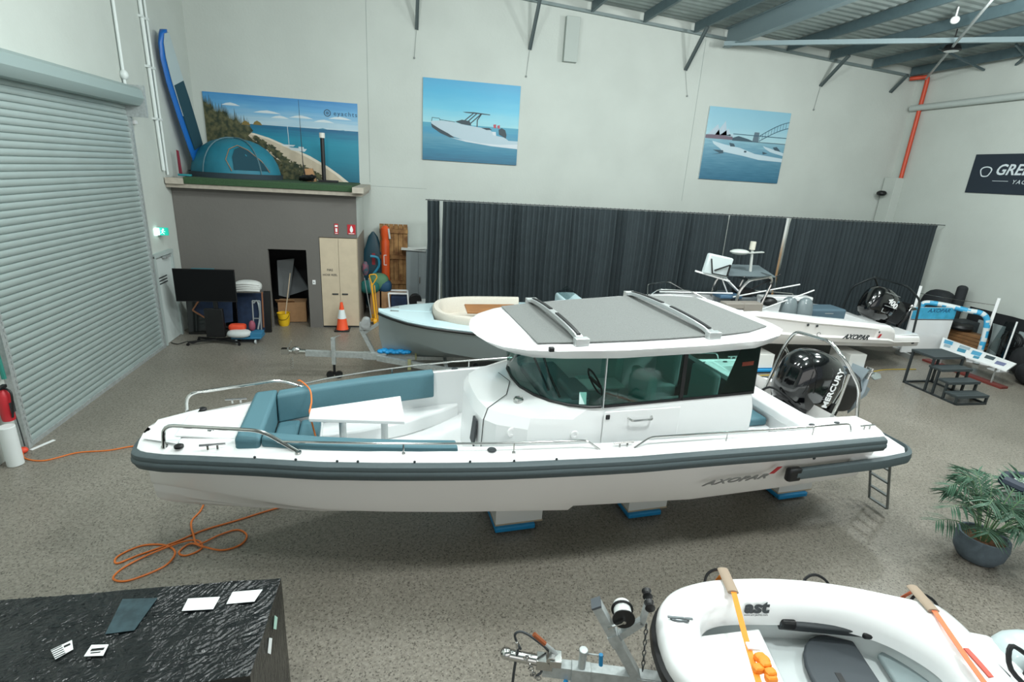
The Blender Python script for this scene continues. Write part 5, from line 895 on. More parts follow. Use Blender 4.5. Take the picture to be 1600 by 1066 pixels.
q = MB(); q.tube([(.28, -.31, .3), (.36, -.3, -.2)], .008, 5); q.tube([(-.02, -.318, .1), (.05, -.318, -.3)], .012, 5); q.tube([(-.1, -.318, .1), (-.2, -.318, .08), (-.18, -.318, -.05)], .01, 5); fin2(q, 'cowl_stripes', M_alum, cw2)
MB().tube(rounded([(6.6, .8, 1.25), (6.7, .75, 1.95), (7.0, .4, 2.3), (7.15, -.5, 2.25), (7.5, -.7, 1.9), (7.45, -.8, 1.05)], .15), .028, 8).tube(rounded([(7.0, .4, 2.3), (7.5, .7, 2.0), (7.4, .78, 1.05)], .15), .025, 8).build('tow_arch', mat('arch_black', '#2b3032', .3, .5), t)
for k, (x, y, l) in enumerate([(8.85, 11.5, 'white block under the middle of the open sports boat'), (11.55, 11.45, 'white block under the stern of the open sports boat')]):
    t = thing('hull_block', l, 'boat block', (x, y, .11), 0, 'white blocks under the sports boat'); MB().box((0, 0, .19), (.5, .7, .36)).build('foam_block', mat('block_white', '#dfe0dc'), t, bevel=.006)
    t = thing('blue_dolly', l.replace('white block', 'blue dolly'), 'dolly', (x, y, 0), 0, 'blue dollies under the sports boat'); MB().box((0, 0, .07), (.6, .85, .07)).build('dolly_deck', M_blue, t, bevel=.015); g = MB()
    for i in (-1, 1):
        for j in (-1, 1): g.cyl((i*.2-.03, j*.3, .035), (i*.2+.03, j*.3, .035), .034, 10)
    g.build('castors', M_black, t)
tag(MB().tube(smoothpath([(8.5, 10.9, .012), (9.3, 10.95, .012), (10.4, 10.85, .012), (11.8, 11.0, .012), (12.6, 11.2, .012), (13.6, 11.2, .012)]), .012, 6).build('floor_cord', mat('cord_yellow', '#c5a83a', .6)), 'thin yellow cord on the floor along the white boat', 'cord')
# ================= STEP STAND =================
t = thing('boarding_steps', 'black metal boarding steps with four treads right of the big outboard', 'steps', (12.3, 8.97, 0)); SG = mat('steps_dark', '#2b3133', .5)
q = MB(); W2 = .84
for x in (0, W2):
    q.bar((x, 0, .02), (x, 1.38, .02), .045, .04)
    for y, z in ((.02, .2), (.33, .42), (.6, .65), (.8, .86), (1.36, .86)): q.bar((x, y, .02), (x, y, z), .045, .045)
for y in (0, 1.38): q.bar((0, y, .02), (W2, y, .02), .04, .04)
q.build('steps_frame', SG, t, smooth=0)
for y0_, y1_, z in ((-.01, .32, .21), (.26, .56, .44), (.52, .86, .66), (.78, 1.4, .88)):
    q = MB(); n = max(3, int((y1_-y0_)/.1))
    for k in range(n): q.box((W2/2, y0_+(k+.5)*(y1_-y0_)/n, z), (W2+.06, (y1_-y0_)/n-.008, .03))
    q.box((W2/2, (y0_+y1_)/2, z-.03), (W2+.03, y1_-y0_, .03)); q.build('tread', mat('tread_grey', '#3b4345', .6), t, smooth=0)
# ================= RIGHT WALL CLUTTER =================
t = thing('panel_stand', 'white information panel with blue header standing behind the white boat stern', 'display panel', (14.87, 12.25, 0)); q = MB(); q.box((0, 0, .82), (1.5, .04, 1.36)); q.build('panel_board', M_white, t, smooth=0)
MB().box((0, -.025, 1.33), (1.5, .01, .34)).build('blue_header', mat('header_blue', '#4ab4dd', .5, noise_amt=.3, noise_scale=4), t, smooth=0); text('header_lettering', 'AXOPAR', .16, frame((-.25, -.034, 1.36), (1, 0, 0), (0, 0, 1)), mat('header_text', '#1d4f77', .5), t, shear=.3, sx=1.2)
MB().box((0, -.026, 1.14), (1.5, .008, .015)).build('black_rule', M_black, t, smooth=0); q = MB(); q.box((-.6, 0, .07), (.06, .5, .14)); q.box((.6, 0, .07), (.06, .5, .14)); q.build('panel_feet', M_alum, t, smooth=0)
t = thing('storage_rack', 'white post rack with wire between two uprights by the right wall', 'rack', (0, 0, 0)); RA, RB = Vector((15.04, 13.01, 0)), Vector((16.26, 11.70, 0))
for P_, h_ in ((RA, 1.97), (RB, 1.93)): MB().box(P_+Vector((0, 0, h_/2)), (.07, .07, h_), R(-47)).box(P_+Vector((0, 0, .02)), (.5, .3, .04), R(-47)).build('upright', M_white, t, smooth=0)
MB().tube([RA+Vector((0, 0, 1.75)), (15.71, 12.29, 1.71), RB+Vector((0, 0, 1.72))], .01, 6).build('wire', M_steel, t); MB().tube([RA+Vector((0, 0, .3)), RB+Vector((0, 0, .3))], .02, 6).build('lower_bar', M_white, t)
t = thing('wrapped_arch_tube', 'bent tube wrapped in blue and white film under the rack wire', 'tube', (-.12, -.12, 0)); tp = smoothpath([(15.10, 12.95, .3), (15.10, 12.94, 1.1), (15.14, 12.91, 1.4), (15.22, 12.85, 1.52), (15.52, 12.5, 1.53), (15.85, 12.14, 1.48), (16.06, 11.9, 1.46), (16.17, 11.78, 1.3), (16.22, 11.74, .9), (16.24, 11.73, .35), (16.24, 11.72, .02)], 5)
q = MB(); q.tube(tp, .075, 12); o = q.build('film_wrapped_tube', [mat('film_white', '#d3dcde', .45), mat('film_blue', '#3fa5d2', .45)], t); random.seed(2)
for p in o.data.polygons: p.material_index = 1 if noise.noise((p.center.x*6, p.center.y*6, p.center.z*6)) > .05 else 0
t = thing('display_board_stand', 'low slanted white board with boat pictures on a red-brown plank', 'display board', (0, 0, 0)); q = MB(); zz_ = .52
q.poly([(15.35, 12.15, .60), (15.25, 10.05, .56), (14.60, 9.78, .48), (14.60, 11.55, .48)], (0, 0, .03)); q.build('board', M_white, t, smooth=0)
random.seed(12); q = MB()
for i, (u, v, a, b, c_) in enumerate([(.1, .3, .13, .3, 0), (.1, .65, .1, .2, 1), (.32, .6, .12, .3, 2), (.34, .25, .15, .22, 1), (.52, .4, .13, .35, 0), (.55, .75, .08, .2, 2), (.7, .35, .12, .3, 3), (.86, .55, .12, .3, 4)]):
    def bl_(u_, v_):
        A_ = Vector((15.35, 12.15, .634)).lerp(Vector((15.25, 10.05, .594)), u_); B_ = Vector((14.6, 11.55, .514)).lerp(Vector((14.6, 9.78, .514)), u_); return A_.lerp(B_, v_)
    q.m(c_).poly([bl_(u-a/2, v-b/2), bl_(u+a/2, v-b/2-.05), bl_(u+a/2, v+b/2), bl_(u-a/2, v+b/2+.05)], (0, 0, .002))
q.build('boat_pictures', [mat('pic_blue', '#4d9fc4', .5), mat('pic_grey', '#9fb0b8', .5), mat('pic_sea', '#3f8ba6', .5), mat('pic_dark', '#3c4a50', .5), mat('pic_violet', '#6d7397', .5)], t, smooth=0)
MB().box((14.72, 10.85, .03), (.24, 2.1, .06), R(3)).build('base_plank', mat('plank_red', '#6d2f29', .5), t, bevel=.006)
q = MB()
for y in (10.1, 11.5): q.bar((14.72, y, .05), (14.72, y, .5), .03, .03)
q.build('support_legs', M_alum, t, smooth=0)
t = thing('timber_stack', 'stack of brown timber planks behind the rack', 'timber', (16.3, 12.45, 0)); q = MB()
for k in range(4): q.box((0, -.02*k, .42+k*.1), (.35, 1.5-.1*k, .09), .05*k)
q.build('planks', mat('plank_brown', '#86603c', .7, noise_amt=.25, noise_scale=5), t, bevel=.004)
q = MB(); q.box((0, .5, .19), (.3, .15, .38)); q.box((0, -.5, .19), (.3, .15, .38)); q.build('trestle', M_darkgrey, t)
tag(MB().lathe([(.2, 0), (.3, .02), (.34, .09), (.3, .16), (.2, .18)], (16.25, 12.45, .78), 26).build('rubber_tyre', M_black), 'flat black tyre lying on top of the timber stack', 'tyre')
tag(MB().cyl((16.7, 13.1, 0), (16.7, 13.1, 1.9), .14, 20).ell((16.7, 13.1, 1.9), (.14, .14, .1), 16, 8).build('rolled_black_cover', mat('cover_black', '#24282b', .8, bump=.4, bump_scale=20)), 'tall dark rolled cover standing at the right wall', 'cover')
tag(MB().ell((16.7, 13.7, 1.0), (.35, .5, .72), 18, 12, .7).build('dark_fabric_heap', mat('cover_black', '#24282b'), smooth=60), 'dark fabric heap left of the tall rolled cover', 'fabric')
tag(MB().box((16.6, 12.7, .5), (.7, .5, .98)).build('black_crate', M_darkgrey, bevel=.02), 'black crate standing behind the timber stack', 'box')
t = thing('wall_curtain', 'low black drape along the foot of the right wall', 'drape', (XR-.06, 9.6, 0)); q = MB(); q.rings([[(.02*math.sin(y*9), y, z) for y in [i*.06-5.2 for i in range(145)]] for z in (.02, 1.36)], False, False, False); q.build('black_drape', mat('drape_black', '#16191c', .9), t, smooth=60)
for k, (y, z, l) in enumerate([(12.15, .72, 'left pale board leaning before the black drape'), (11.0, .7, 'right pale grey board leaning before the black drape')]): tag(MB().box((16.98, y, z), (.05, .75, .5)).build('pale_board', mat('pale_board', '#9aa5a6', .6), smooth=0).__class__ and bpy.context.scene.collection.objects[-1] if False else MB().box((16.95, y, z-.1), (.05, .75, .9)).build('pale_board', mat('pale_board', '#9aa5a6', .6), smooth=0), l, 'board')
tag(MB().tube([(16.75+.02*math.cos(k*.9), 11.35+.3*math.cos(k*.42)*(1-.008*k), .75+.3*math.sin(k*.42)*(1-.008*k)) for k in range(70)], .022, 6).build('coiled_black_hose', M_black), 'coiled black hose hanging by the pale boards', 'hose')
tag(MB().tube(smoothpath([(16.6, 11.85, .02), (16.55, 11.8, .6), (16.5, 11.85, 1.15), (16.5, 12.1, 1.35)]), .035, 8).build('black_bent_tube', M_black), 'bent black tube just right of the rack upright', 'tube')
t = thing('acrylic_screen', 'clear acrylic sheet on a thin white upright at the right edge', 'screen', (16.1, 10.95, 0)); MB().cyl((0, 0, 0), (.0, .0, 1.45), .02, 8).build('upright', M_white, t); g = MB(); g.poly([(.05, .0, .35), (.4, .75, .45), (.4, .55, 1.3), (.05, .0, 1.42)], (.01, 0, 0)); g.build('acrylic_sheet', M_clear, t, smooth=0); MB().box((.1, .1, .015), (.4, .3, .03)).build('foot', M_white, t)
for k, (x, y, r_, l) in enumerate([(15.9, 9.9, (.4, .45, .3), 'nearest black bag at the right frame edge'), (16.5, 10.5, (.4, .5, .42), 'black bag behind the nearest one at the right wall'), (16.3, 9.0, (.5, .5, .35), 'black bag lowest at the right frame edge')]): tag(MB().ell((x, y, r_[2]), r_, 16, 10, .75).build('black_bag', mat('bag_black', '#17191b', .7, bump=.5, bump_scale=10), smooth=60), l, 'bag', 'black bags by the right wall')
# ================= POTTED PALM =================
t = thing('potted_palm', 'leafy green palm in a round grey pot at the right', 'potted plant', (7.35, 4.5, 0))
pot = MB(); pot.lathe([(.16, 0), (.21, .02), (.27, .12), (.29, .25), (.275, .36), (.245, .36), (.25, .27), (.0, .27)], n=36, cap=True); pot.build('plant_pot', mat('pot_grey', '#5e6b74', .8, noise_amt=.12, noise_scale=18, bump=.3, bump_scale=60), t, smooth=50)
MB().lathe([(.24, .285), (.0, .3)], n=20).build('soil', mat('soil', '#6b4a30', .95, noise_amt=.5, noise_scale=30), t)
LFm = mat('palm_leaf', '#4d705a', .5, noise_amt=.35, noise_scale=6); STm = mat('palm_stem', '#5b7a55', .6)
random.seed(21); q = MB(); sN = 0
dirs = [(190, .95, .78), (165, .75, 1.0), (205, .7, 1.0), (178, .95, .42), (150, .5, 1.05), (230, .6, .9), (120, .5, 1.0), (80, .6, .95), (40, .8, .85), (0, .85, .8), (330, .85, .85), (300, .8, .8), (270, .65, .85), (15, .7, 1.05), (345, .6, 1.0), (60, .75, .7), (285, .6, .6), (350, .9, .5), (25, .95, .55), (315, .6, .5), (250, .5, .55), (210, .55, .45), (100, .6, .6), (140, .6, .75)]
for az, L_, H_ in dirs:
    az = R(az+random.uniform(-8, 8)); d_ = Vector((math.cos(az), math.sin(az), 0)); base = Vector((.06*math.cos(az), .06*math.sin(az), .29)); pts_ = []
    for k in range(15):
        u = k/14; r_ = L_*.78*u**1.25; z = H_*(1.38*u-.62*u**3)*1.0; pts_.append(base+d_*r_+Vector((0, 0, max(z, -.2))))
    q.tube(pts_, [.009*(1-.7*k/14) for k in range(15)], 5)
    lf = MB()
    for k in range(5, 15):
        for half in ((0, .5) if k % 3 else (0,)):
            kk = min(13.99, k+half-.5); i_ = int(kk); p = pts_[i_].lerp(pts_[i_+1], kk-i_); tg = (pts_[i_+1]-pts_[i_]).normalized(); side = tg.cross(Vector((0, 0, 1))).normalized()
            for sg in (-1, 1):
                ln_ = .30*math.sin(math.pi*min(1, (kk-3.5)/11.5))**.6*random.uniform(.8, 1.1)+.06; dr = (tg*.75+side*sg*.8+Vector((0, 0, random.uniform(-.45, -.05)))).normalized(); w_ = .011; nrm = tg.cross(dr).normalized(); b_ = dr.cross(nrm).normalized()*w_; e_ = p+dr*ln_+Vector((0, 0, -.3*ln_*ln_))
                m1 = p+dr*ln_*.45+Vector((0, 0, .01)); lf.add([p-b_*.4, p+b_*.4, m1+b_, e_, m1-b_], [(0, 1, 2, 3, 4)])
    lf.build('frond', LFm, t, smooth=0)
q.build('stems', STm, t)
# ================= SHRINK-WRAPPED CRATE =================
def wrap_mat():
    m = bpy.data.materials.new('black_stretch_film'); m.use_nodes = True; nt = m.node_tree; p = nt.nodes['Principled BSDF']; L = nt.links.new; p.inputs['Base Color'].default_value = lin('#0d1113'); p.inputs['Roughness'].default_value = .13; p.inputs['Specular IOR Level'].default_value = .6
    tc = nt.nodes.new('ShaderNodeTexCoord'); mp = nt.nodes.new('ShaderNodeMapping'); mp.inputs['Rotation'].default_value = (0, 0, R(-32)); mp.inputs['Scale'].default_value = (2.6, 13, 5); L(tc.outputs['Object'], mp.inputs[0])
    n = nt.nodes.new('ShaderNodeTexNoise'); n.inputs['Scale'].default_value = 1.6; n.inputs['Detail'].default_value = 3; n.inputs['Distortion'].default_value = 1.0; L(mp.outputs[0], n.inputs['Vector'])
    n2 = nt.nodes.new('ShaderNodeTexNoise'); n2.inputs['Scale'].default_value = 9; n2.inputs['Detail'].default_value = 5; n2.inputs['Distortion'].default_value = 2; L(tc.outputs['Object'], n2.inputs['Vector'])
    a = nt.nodes.new('ShaderNodeMath'); a.operation = 'ADD'; L(n.outputs['Fac'], a.inputs[0]); L(n2.outputs['Fac'], a.inputs[1])
    b = nt.nodes.new('ShaderNodeBump'); b.inputs['Strength'].default_value = 1.0; b.inputs['Distance'].default_value = .012; L(a.outputs[0], b.inputs['Height']); L(b.outputs[0], p.inputs['Normal']); return m
WM = wrap_mat(); t = thing('wrapped_crate', 'long crate wrapped in wrinkled black stretch film at the lower left', 'crate', (-2.55, 3.34, 0))
q = MB(); nx, ny = 420, 130; random.seed(6)
def ridge(v): return 1-abs(2*v)
def cz_(x, y):
    a = R(38)+.5*noise.noise((x*1.1, y*1.1, 7)); u = x*math.cos(a)+y*math.sin(a); v = -x*math.sin(a)+y*math.cos(a)
    k = max(0, min(1, .55+1.6*noise.noise((x*1.6+3, y*2.2, 2)))); f = noise.noise((u*3.0, v*30+1.5*noise.noise((x*6, y*6, 4)), 0)); g_ = noise.noise((u*7, v*62, 5))
    return 1.2+.012*noise.noise((x*3, y*3, 1))+k*(.0068*max(0, ridge(f)-.55)*2+.0024*max(0, ridge(g_)-.5)*2)+.0035*noise.noise((x*14, y*14, 8))*(1-k)
top_ = [[(-1.5+3.0*i/nx, -.45+.9*j/ny, cz_(-1.5+3*i/nx, -.45+.9*j/ny)) for j in range(ny+1)] for i in range(nx+1)]
q.rings(top_, False, False, False)
per = [top_[i][0] for i in range(nx+1)]+[top_[nx][j] for j in range(1, ny+1)]+[top_[i][ny] for i in range(nx-1, -1, -1)]+[top_[0][j] for j in range(ny-1, 0, -1)]
rs = [per]
for z in (1.0, .75, .5, .25, .02): rs.append([(p[0]*(1+.004*noise.noise((p[0]*4, p[1]*4, z*4))), p[1]*(1+.015*noise.noise((p[0]*4, p[1]*4, z*4+5))), z) for p in per])
q.rings(rs, True, False, True); q.build('film_wrap', WM, t, smooth=60)
def lab(nm, pts, z, m): q = MB(); q.poly([(a+2.55-2.55, b, z) for a, b in pts], (0, 0, .004)); return q.build(nm, m, t, smooth=0)
WP = mat('label_white', '#e4e8e8', .5); lab('paper_label', [(.86, .29), (1.09, .28), (1.08, .16), (.86, .17)], 1.213, WP); lab('paper_label', [(1.17, .32), (1.39, .32), (1.36, .2), (1.16, .2)], 1.213, WP)
hz = lab('hazard_label', [(.14, -.08), (.23, -.01), (.28, -.09), (.21, -.16)], 1.213, WP)
q = MB()
for k in range(5): a = Vector((.14, -.08, 1.2185)).lerp(Vector((.21, -.16, 1.2185)), .1+k*.2); q.bar(a, a+Vector((.045, .035, 0)), .008, .001)
q.box((.225, -.055, 1.2185), (.035, .02, .001), .6); q.build('hazard_stripes', M_black, hz, smooth=0)
bc = lab('barcode_label', [(.38, -.07), (.49, -.08), (.5, -.17), (.38, -.16)], 1.213, WP); q = MB(); q.box((.44, -.115, 1.2185), (.08, .02, .001)).box((.44, -.14, 1.2185), (.06, .008, .001)); q.build('label_print', M_black, bc, smooth=0)
lab('clear_pouch', [(.38, .35), (.63, .33), (.60, .03), (.42, .02)], 1.208, mat('pouch_film', '#33474e', .2, noise_amt=.4, noise_scale=12))
for pts in ([(1.5, .19, 1.1), (1.5, .13, 1.04), (1.5, .06, 1.02), (1.5, .12, .96)],): q = MB(); q.poly([(1.508, .16, 1.1), (1.508, .22, 1.02), (1.508, .16, .96), (1.508, .10, 1.03)], (.003, 0, 0)); q.build('side_label', mat('label_green', '#a8cdbf', .5), t, smooth=0); q = MB(); q.poly([(1.508, -.02, 1.07), (1.508, .04, 1.0), (1.508, -.03, .92), (1.508, -.09, 1.0)], (.003, 0, 0)); q.build('side_label', WP, t, smooth=0)
# ================= DINGHY =================
DX = (1.96, 2.93, 0); DA = R(-14)
t = thing('rigid_dinghy', 'small white dinghy with deep rounded gunwales at the lower right', 'dinghy', DX, DA); D = t
oh = [(-.03, 0), (-.01, .2), (.045, .34), (.13, .45), (.25, .54), (.42, .62), (.6, .68), (.85, .73), (1.15, .77), (1.5, .78), (1.85, .75), (2.15, .70), (2.4, .655), (2.54, .62), (2.6, .42), (2.6, .2), (2.6, 0)]
ih = [(.33, 0), (.335, .12), (.35, .21), (.40, .30), (.48, .37), (.6, .42), (.75, .45), (.95, .475), (1.2, .5), (1.45, .51), (1.7, .49), (1.88, .44), (2.03, .37), (2.14, .28), (2.22, .19), (2.27, .1), (2.28, 0)]
def dense(h):
    P = smoothpath([(a, b, 0) for a, b in h], 3); return [(p.x, p.y) for p in P]
OH, IH = dense(oh), dense(ih); loopO = OH+[(a, -b) for a, b in reversed(OH[1:-1])]; loopI = IH+[(a, -b) for a, b in reversed(IH[1:-1])]
def mixl(k, z, off=0): return [(o[0]*(1-k)+i[0]*k, (o[1]*(1-k)+i[1]*k), z) for o, i in zip(loopO, loopI)]
cx_, cy_ = 1.3, 0
def scl(loop, k, z): return [((a-cx_)*k+cx_, b*k, z) for a, b in loop]
q = MB(); q.rings([scl(loopO, .97, .80), scl(loopO, 1.0, .98), scl(loopO, 1.0, 1.05), mixl(.06, 1.10), mixl(.22, 1.135), mixl(.55, 1.14), mixl(.82, 1.10), mixl(1.0, 1.03), scl(loopI, .985, .93), scl(loopI, .975, .84)], True, False, False); q.build('gunwale_moulding', M_white, t, smooth=60)
q = MB(); q.rings([scl(loopO, .99, 1.0), scl(loopO, 1.025, .97), scl(loopO, 1.028, .90), scl(loopO, 1.0, .86), scl(loopO, .97, .88)], True, False, False); q.build('rubber_fender', M_black, t, smooth=50)
q = MB(); q.rings([scl(loopO, .97, .88), scl(loopO, .9, .66), scl(loopO, .6, .5), scl(loopO, .1, .44)], True, False, True); q.build('hull_bottom', M_hull, t, smooth=50)
def flr(z, x0, x1, sc_=1.18):
    return [((a-cx_)*1.0+cx_, b*sc_, z) for a, b in loopI if x0 <= a <= x1]
q = MB(); q.rings([[(a, b*1.15, .84) for a, b in loopI], [(a, b*1.12, .62) for a, b in loopI]], True, False, True); q.build('cockpit_liner', mat('liner_grey', '#c9cfcf', .45), t, smooth=40)
q = MB(); q.poly([(.4, -.28, .8), (.95, -.42, .8), (.95, .42, .8), (.4, .28, .8), (.36, 0, .8)], (0, 0, .05)); q.build('bow_step', M_white, t, bevel=.02); 
arc = lambda cx, r1, r2, z, a0, a1, n=12: [(cx+r1*math.cos(R(a0+(a1-a0)*k/n)), r2*math.sin(R(a0+(a1-a0)*k/n)), z) for k in range(n+1)]
q = MB(); q.poly([(p[0], p[1]+.12, p[2]) for p in arc(1.62, .34, .44, .66, 90, 270)]+[(1.84, -.3, .66), (1.84, .52, .66)], (0, 0, .05)); q.build('dark_seat_pad', mat('pad_charcoal', '#3e4449', .7), t, bevel=.015); MB().box((1.52, .1, .712), (.05, .13, .004)).build('pad_logo', M_black, t)
q = MB(); q.poly([(1.96, -.4, .66), (2.4, -.4, .66), (2.42, .2, .66), (2.34, .42, .66), (2.12, .48, .66), (1.98, .4, .66)], (0, 0, .06)); q.build('aft_seat_pad', mat('pad_grey_blue', '#8b999b', .7), t, bevel=.02)
q = MB(); q.rings([[(s, .50, z+.03), (s, .53, z-.05), (s, .48, z-.07), (s, .46, z+.01)] for s, z in ((1.15, .86), (1.2, .86), (1.9, .86), (1.98, .88))]); q.build('side_storage_strap', M_darkgrey, t, bevel=.01)
MB().box((1.22, .49, .86), (.13, .07, .09)).box((1.9, .45, .86), (.13, .07, .06)).build('strap_ends', M_black, t, bevel=.02)
q = MB(); q.ell((.15, .13, 1.137), (.08, .03, .02), 16, 8); q.bar((.05, .13, 1.158), (.25, .13, 1.158), .016, .012); q.build('bow_cleat', mat('cleat_steel', '#6f7678', .3, .6), t)
for s, tt in ((.67, .75), (1.58, .8), (2.46, .67)): MB().tube(smoothpath([(s-.14, tt-.05, .98), (s-.1, tt+.03, 1.06), (s, tt+.06, 1.1), (s+.1, tt+.03, 1.06), (s+.14, tt-.04, .97)]), .013, 6).build('grab_rope', M_black, t)
text('dinghy_lettering', 'ast', .15, frame((.80, .435, .985), (1, .12, 0), (0, .25, 1)), M_darkgrey, t, sx=1.25, bold=.006, shear=.1); text('dinghy_small_lettering', 'www.ast-yachts.com', .026, frame((.80, .43, .955), (1, .12, 0), (0, .25, 1)), M_darkgrey, t, ext=.001)
q = MB(); q.poly([(2.5, -.4, .7), (2.78, -.36, .7), (2.78, .36, .7), (2.5, .4, .7)], (0, 0, .38)); q.build('transom_pod', M_white, t, bevel=.05, seg=3); MB().box((2.5, .05, 1.11), (.1, .3, .03), .1).build('transom_plate', M_darkgrey, t, bevel=.01); MB().box((2.42, .0, 1.13), (.1, .25, .01)).build('red_sticker', mat('sticker_red', '#c8503f', .5), t, smooth=0)
MB().tube(smoothpath([(2.25, .35, .9), (2.3, .4, .95), (2.36, .33, .92), (2.33, .25, .86)]), .01, 6).build('drain_hose', mat('hose_olive', '#8a8c6a', .5), t)
# small outboard of the dinghy
t = thing('small_outboard', 'pale grey small outboard motor clamped to the dinghy transom', 'outboard motor', (DX[0]+2.95*math.cos(DA)+.12*math.sin(DA)*-1, DX[1]+2.95*math.sin(DA)-.12*math.cos(DA), .0), DA)
OG = mat('outboard_grey', '#b9c5c6', .35, coat=.3); q = MB(); rs = []
for z, rx, ry in ((1.1, .24, .19), (1.14, .28, .23), (1.3, .30, .245), (1.42, .29, .24)): rs.append([(rx*math.copysign(abs(math.cos(a))**.8, math.cos(a)), ry*math.copysign(abs(math.sin(a))**.8, math.sin(a)), z) for a in [2*math.pi*k/28 for k in range(28)]])
q.rings(rs); q.build('lower_cowl', OG, t, smooth=50); q = MB(); rs = []
for z, k_ in ((1.425, .98), (1.44, 1.0), (1.5, .97), (1.55, .85), (1.58, .6), (1.59, .2)): rs.append([(.28*k_*math.copysign(abs(math.cos(a))**.8, math.cos(a)), .23*k_*math.copysign(abs(math.sin(a))**.8, math.sin(a)), z) for a in [2*math.pi*k/28 for k in range(28)]])
q.rings(rs); q.build('top_cowl', M_white, t, smooth=50); MB().box((-.02, 0, .72), (.2, .14, .8)).build('midsection', OG, t, bevel=.04); MB().tube(smoothpath([(-.3, .1, 1.25), (-.42, .12, 1.3), (-.46, .02, 1.18), (-.36, -.12, 1.1)]), .018, 8).build('black_cable', M_black, t)
q = MB(); q.box((-.24, 0, 1.0), (.1, .2, .25)); q.build('clamp_bracket', M_black, t, bevel=.02); q = MB(); q.ell((.02, .3, 1.0), (.32, .22, .2), 18, 12, .8); q.build('side_fairing', OG, t, smooth=60)
# straps over the dinghy
def dw(s, y, z): c, s_ = math.cos(DA), math.sin(DA); return (DX[0]+s*c-y*s_, DX[1]+s*s_+y*c, z)
for k, (sa, sb, lbl, col_) in enumerate([(.68, .56, 'orange tie-down strap over the dinghy bow with beige sleeve', '#ef8a1c'), (2.36, 2.22, 'orange-red tie-down strap over the dinghy stern with beige sleeve', '#f07448')]):
    S_ = thing('tie_down_strap', lbl, 'strap', (0, 0, 0)); SM_ = mat('strap_webbing_%d' % k, col_, .6); TS = mat('beige_sleeve', '#9d8c7a', .9)
    pts_ = [dw(sa, .80, .78), dw(sa, .79, 1.0), dw(sa, .70, 1.16), dw(sa+.01, .5, 1.17), dw((sa+sb)/2, .0, 1.165), dw(sb, -.5, 1.17), dw(sb, -.7, 1.16), dw(sb, -.8, 1.0), dw(sb, -.8, .78)]
    q = MB()
    for a, b in zip(pts_[:-1], pts_[1:]): q.bar(a, b, .045, .004)
    q.build('webbing', SM_, S_, smooth=0)
    for y0_, y1_, ss_ in ((.74, .46, sa), (-.46, -.74, sb)):
        q = MB(); q.rings([[Vector(dw(ss_+.05*math.cos(a), y, 1.165+.022*math.sin(a))) for a in [2*math.pi*j/12 for j in range(12)]] for y in (y0_, (y0_+y1_)/2, y1_)]); q.build('beige_sleeve', TS, S_, smooth=60)
    if k == 0:
        q = MB(); random.seed(5)
        for i in range(6): p = Vector(dw(.63+random.uniform(-.03, .05), -.24-.03*i+.03, 1.17+random.uniform(.0, .03))); q.ell(p, (.045, .035, .03), 8, 6, .6)
        q.build('knotted_end', SM_, S_); MB().box(dw(.64, -.1, 1.175), (.09, .06, .02), DA).build('white_tag', M_white, S_)
# ================= DINGHY TRAILER =================
t = thing('dinghy_trailer', 'galvanised trailer drawbar with winch post in front of the dinghy', 'trailer', (.8, 3.36, 0), math.atan2(-.32, 1.2))
q = MB(); q.bar((.32, 0, .5), (3.6, 0, .44), .09, .12); q.bar((1.1, 0, .47), (1.3, 0, .465), .11, .14)
for sg in (-1, 1): q.bar((1.25, 0, .42), (2.3, sg*.62, .42), .06, .08); q.bar((2.3, sg*.62, .42), (3.9, sg*.62, .42), .06, .08)
q.bar((2.9, -.75, .36), (2.9, .75, .36), .06, .06); q.build('drawbar', M_galv, t, smooth=0)
q = MB(); q.ell((0, 0, .6), (.055, .05, .05), 14, 10); q.cyl((.02, 0, .59), (.3, 0, .56), .045, 14); q.box((.33, 0, .56), (.14, .1, .1)); q.box((.42, 0, .6), (.1, .12, .07)); q.cyl((.38, -.05, .62), (.38, .05, .62), .04, 10); q.bar((.1, 0, .62), (.08, 0, .74), .03, .02); q.build('tow_coupling', M_steel, t, bevel=.004)
q = MB(); q.tube([(.46, .02, .58), (.38, .02, .68)], .018, 8); q.tube([(.38, .02, .68), (.30, .02, .75)], .014, 8); q.build('brake_lever', M_galv, t); MB().tube([(.32, .02, .73), (.22, .02, .82)], .02, 8).build('rusty_grip', mat('rust_grip', '#8c4a26', .7), t)
q = MB(); q.tube(smoothpath([(.12, .04, .62), (.06, .04, .76), (.12, .05, .80), (.25, .05, .72), (.36, .05, .6), (.3, -.05, .48), (.22, -.05, .45)]), .011, 6); q.tube(smoothpath([(.1, .0, .7), (.08, -.04, .5), (.07, -.05, .25), (.05, -.04, .02)]), .012, 6); q.build('breakaway_cable', M_darkgrey, t)
q = MB()
for k in range(12):
    a = k*.7; c0 = Vector((.16+.012*k, -.05+.02*math.sin(a), .64-.022*k)); q.tube([c0+Vector((.022*math.cos(j*math.pi/3)*(1 if k % 2 else .3), .014*math.cos(j*math.pi/3)*(.3 if k % 2 else 1), .022*math.sin(j*math.pi/3))) for j in range(6)], .006, 5, True)
q.build('safety_chain', M_steel, t)
q = MB(); q.cyl((.64, -.03, .74), (.64, -.03, .12), .032, 14); q.cyl((.64, -.03, .74), (.64, -.03, .77), .038, 14); q.box((.64, -.02, .5), (.16, .1, .16)); q.bar((.64, -.03, .73), (.78, -.06, .76), .012, .012); q.build('jockey_post', M_galv, t, bevel=.004); MB().tube([(.78, -.06, .77), (.79, -.06, .66)], .018, 10).build('blue_handle', M_blue, t)
MB().cyl((.6, -.03, .09), (.68, -.03, .09), .09, 18).build('jockey_wheel', M_black, t); MB().tube([(.52, -.06, .44), (.52, -.07, .36)], .02, 8).build('blue_hose_end', M_blue, t)
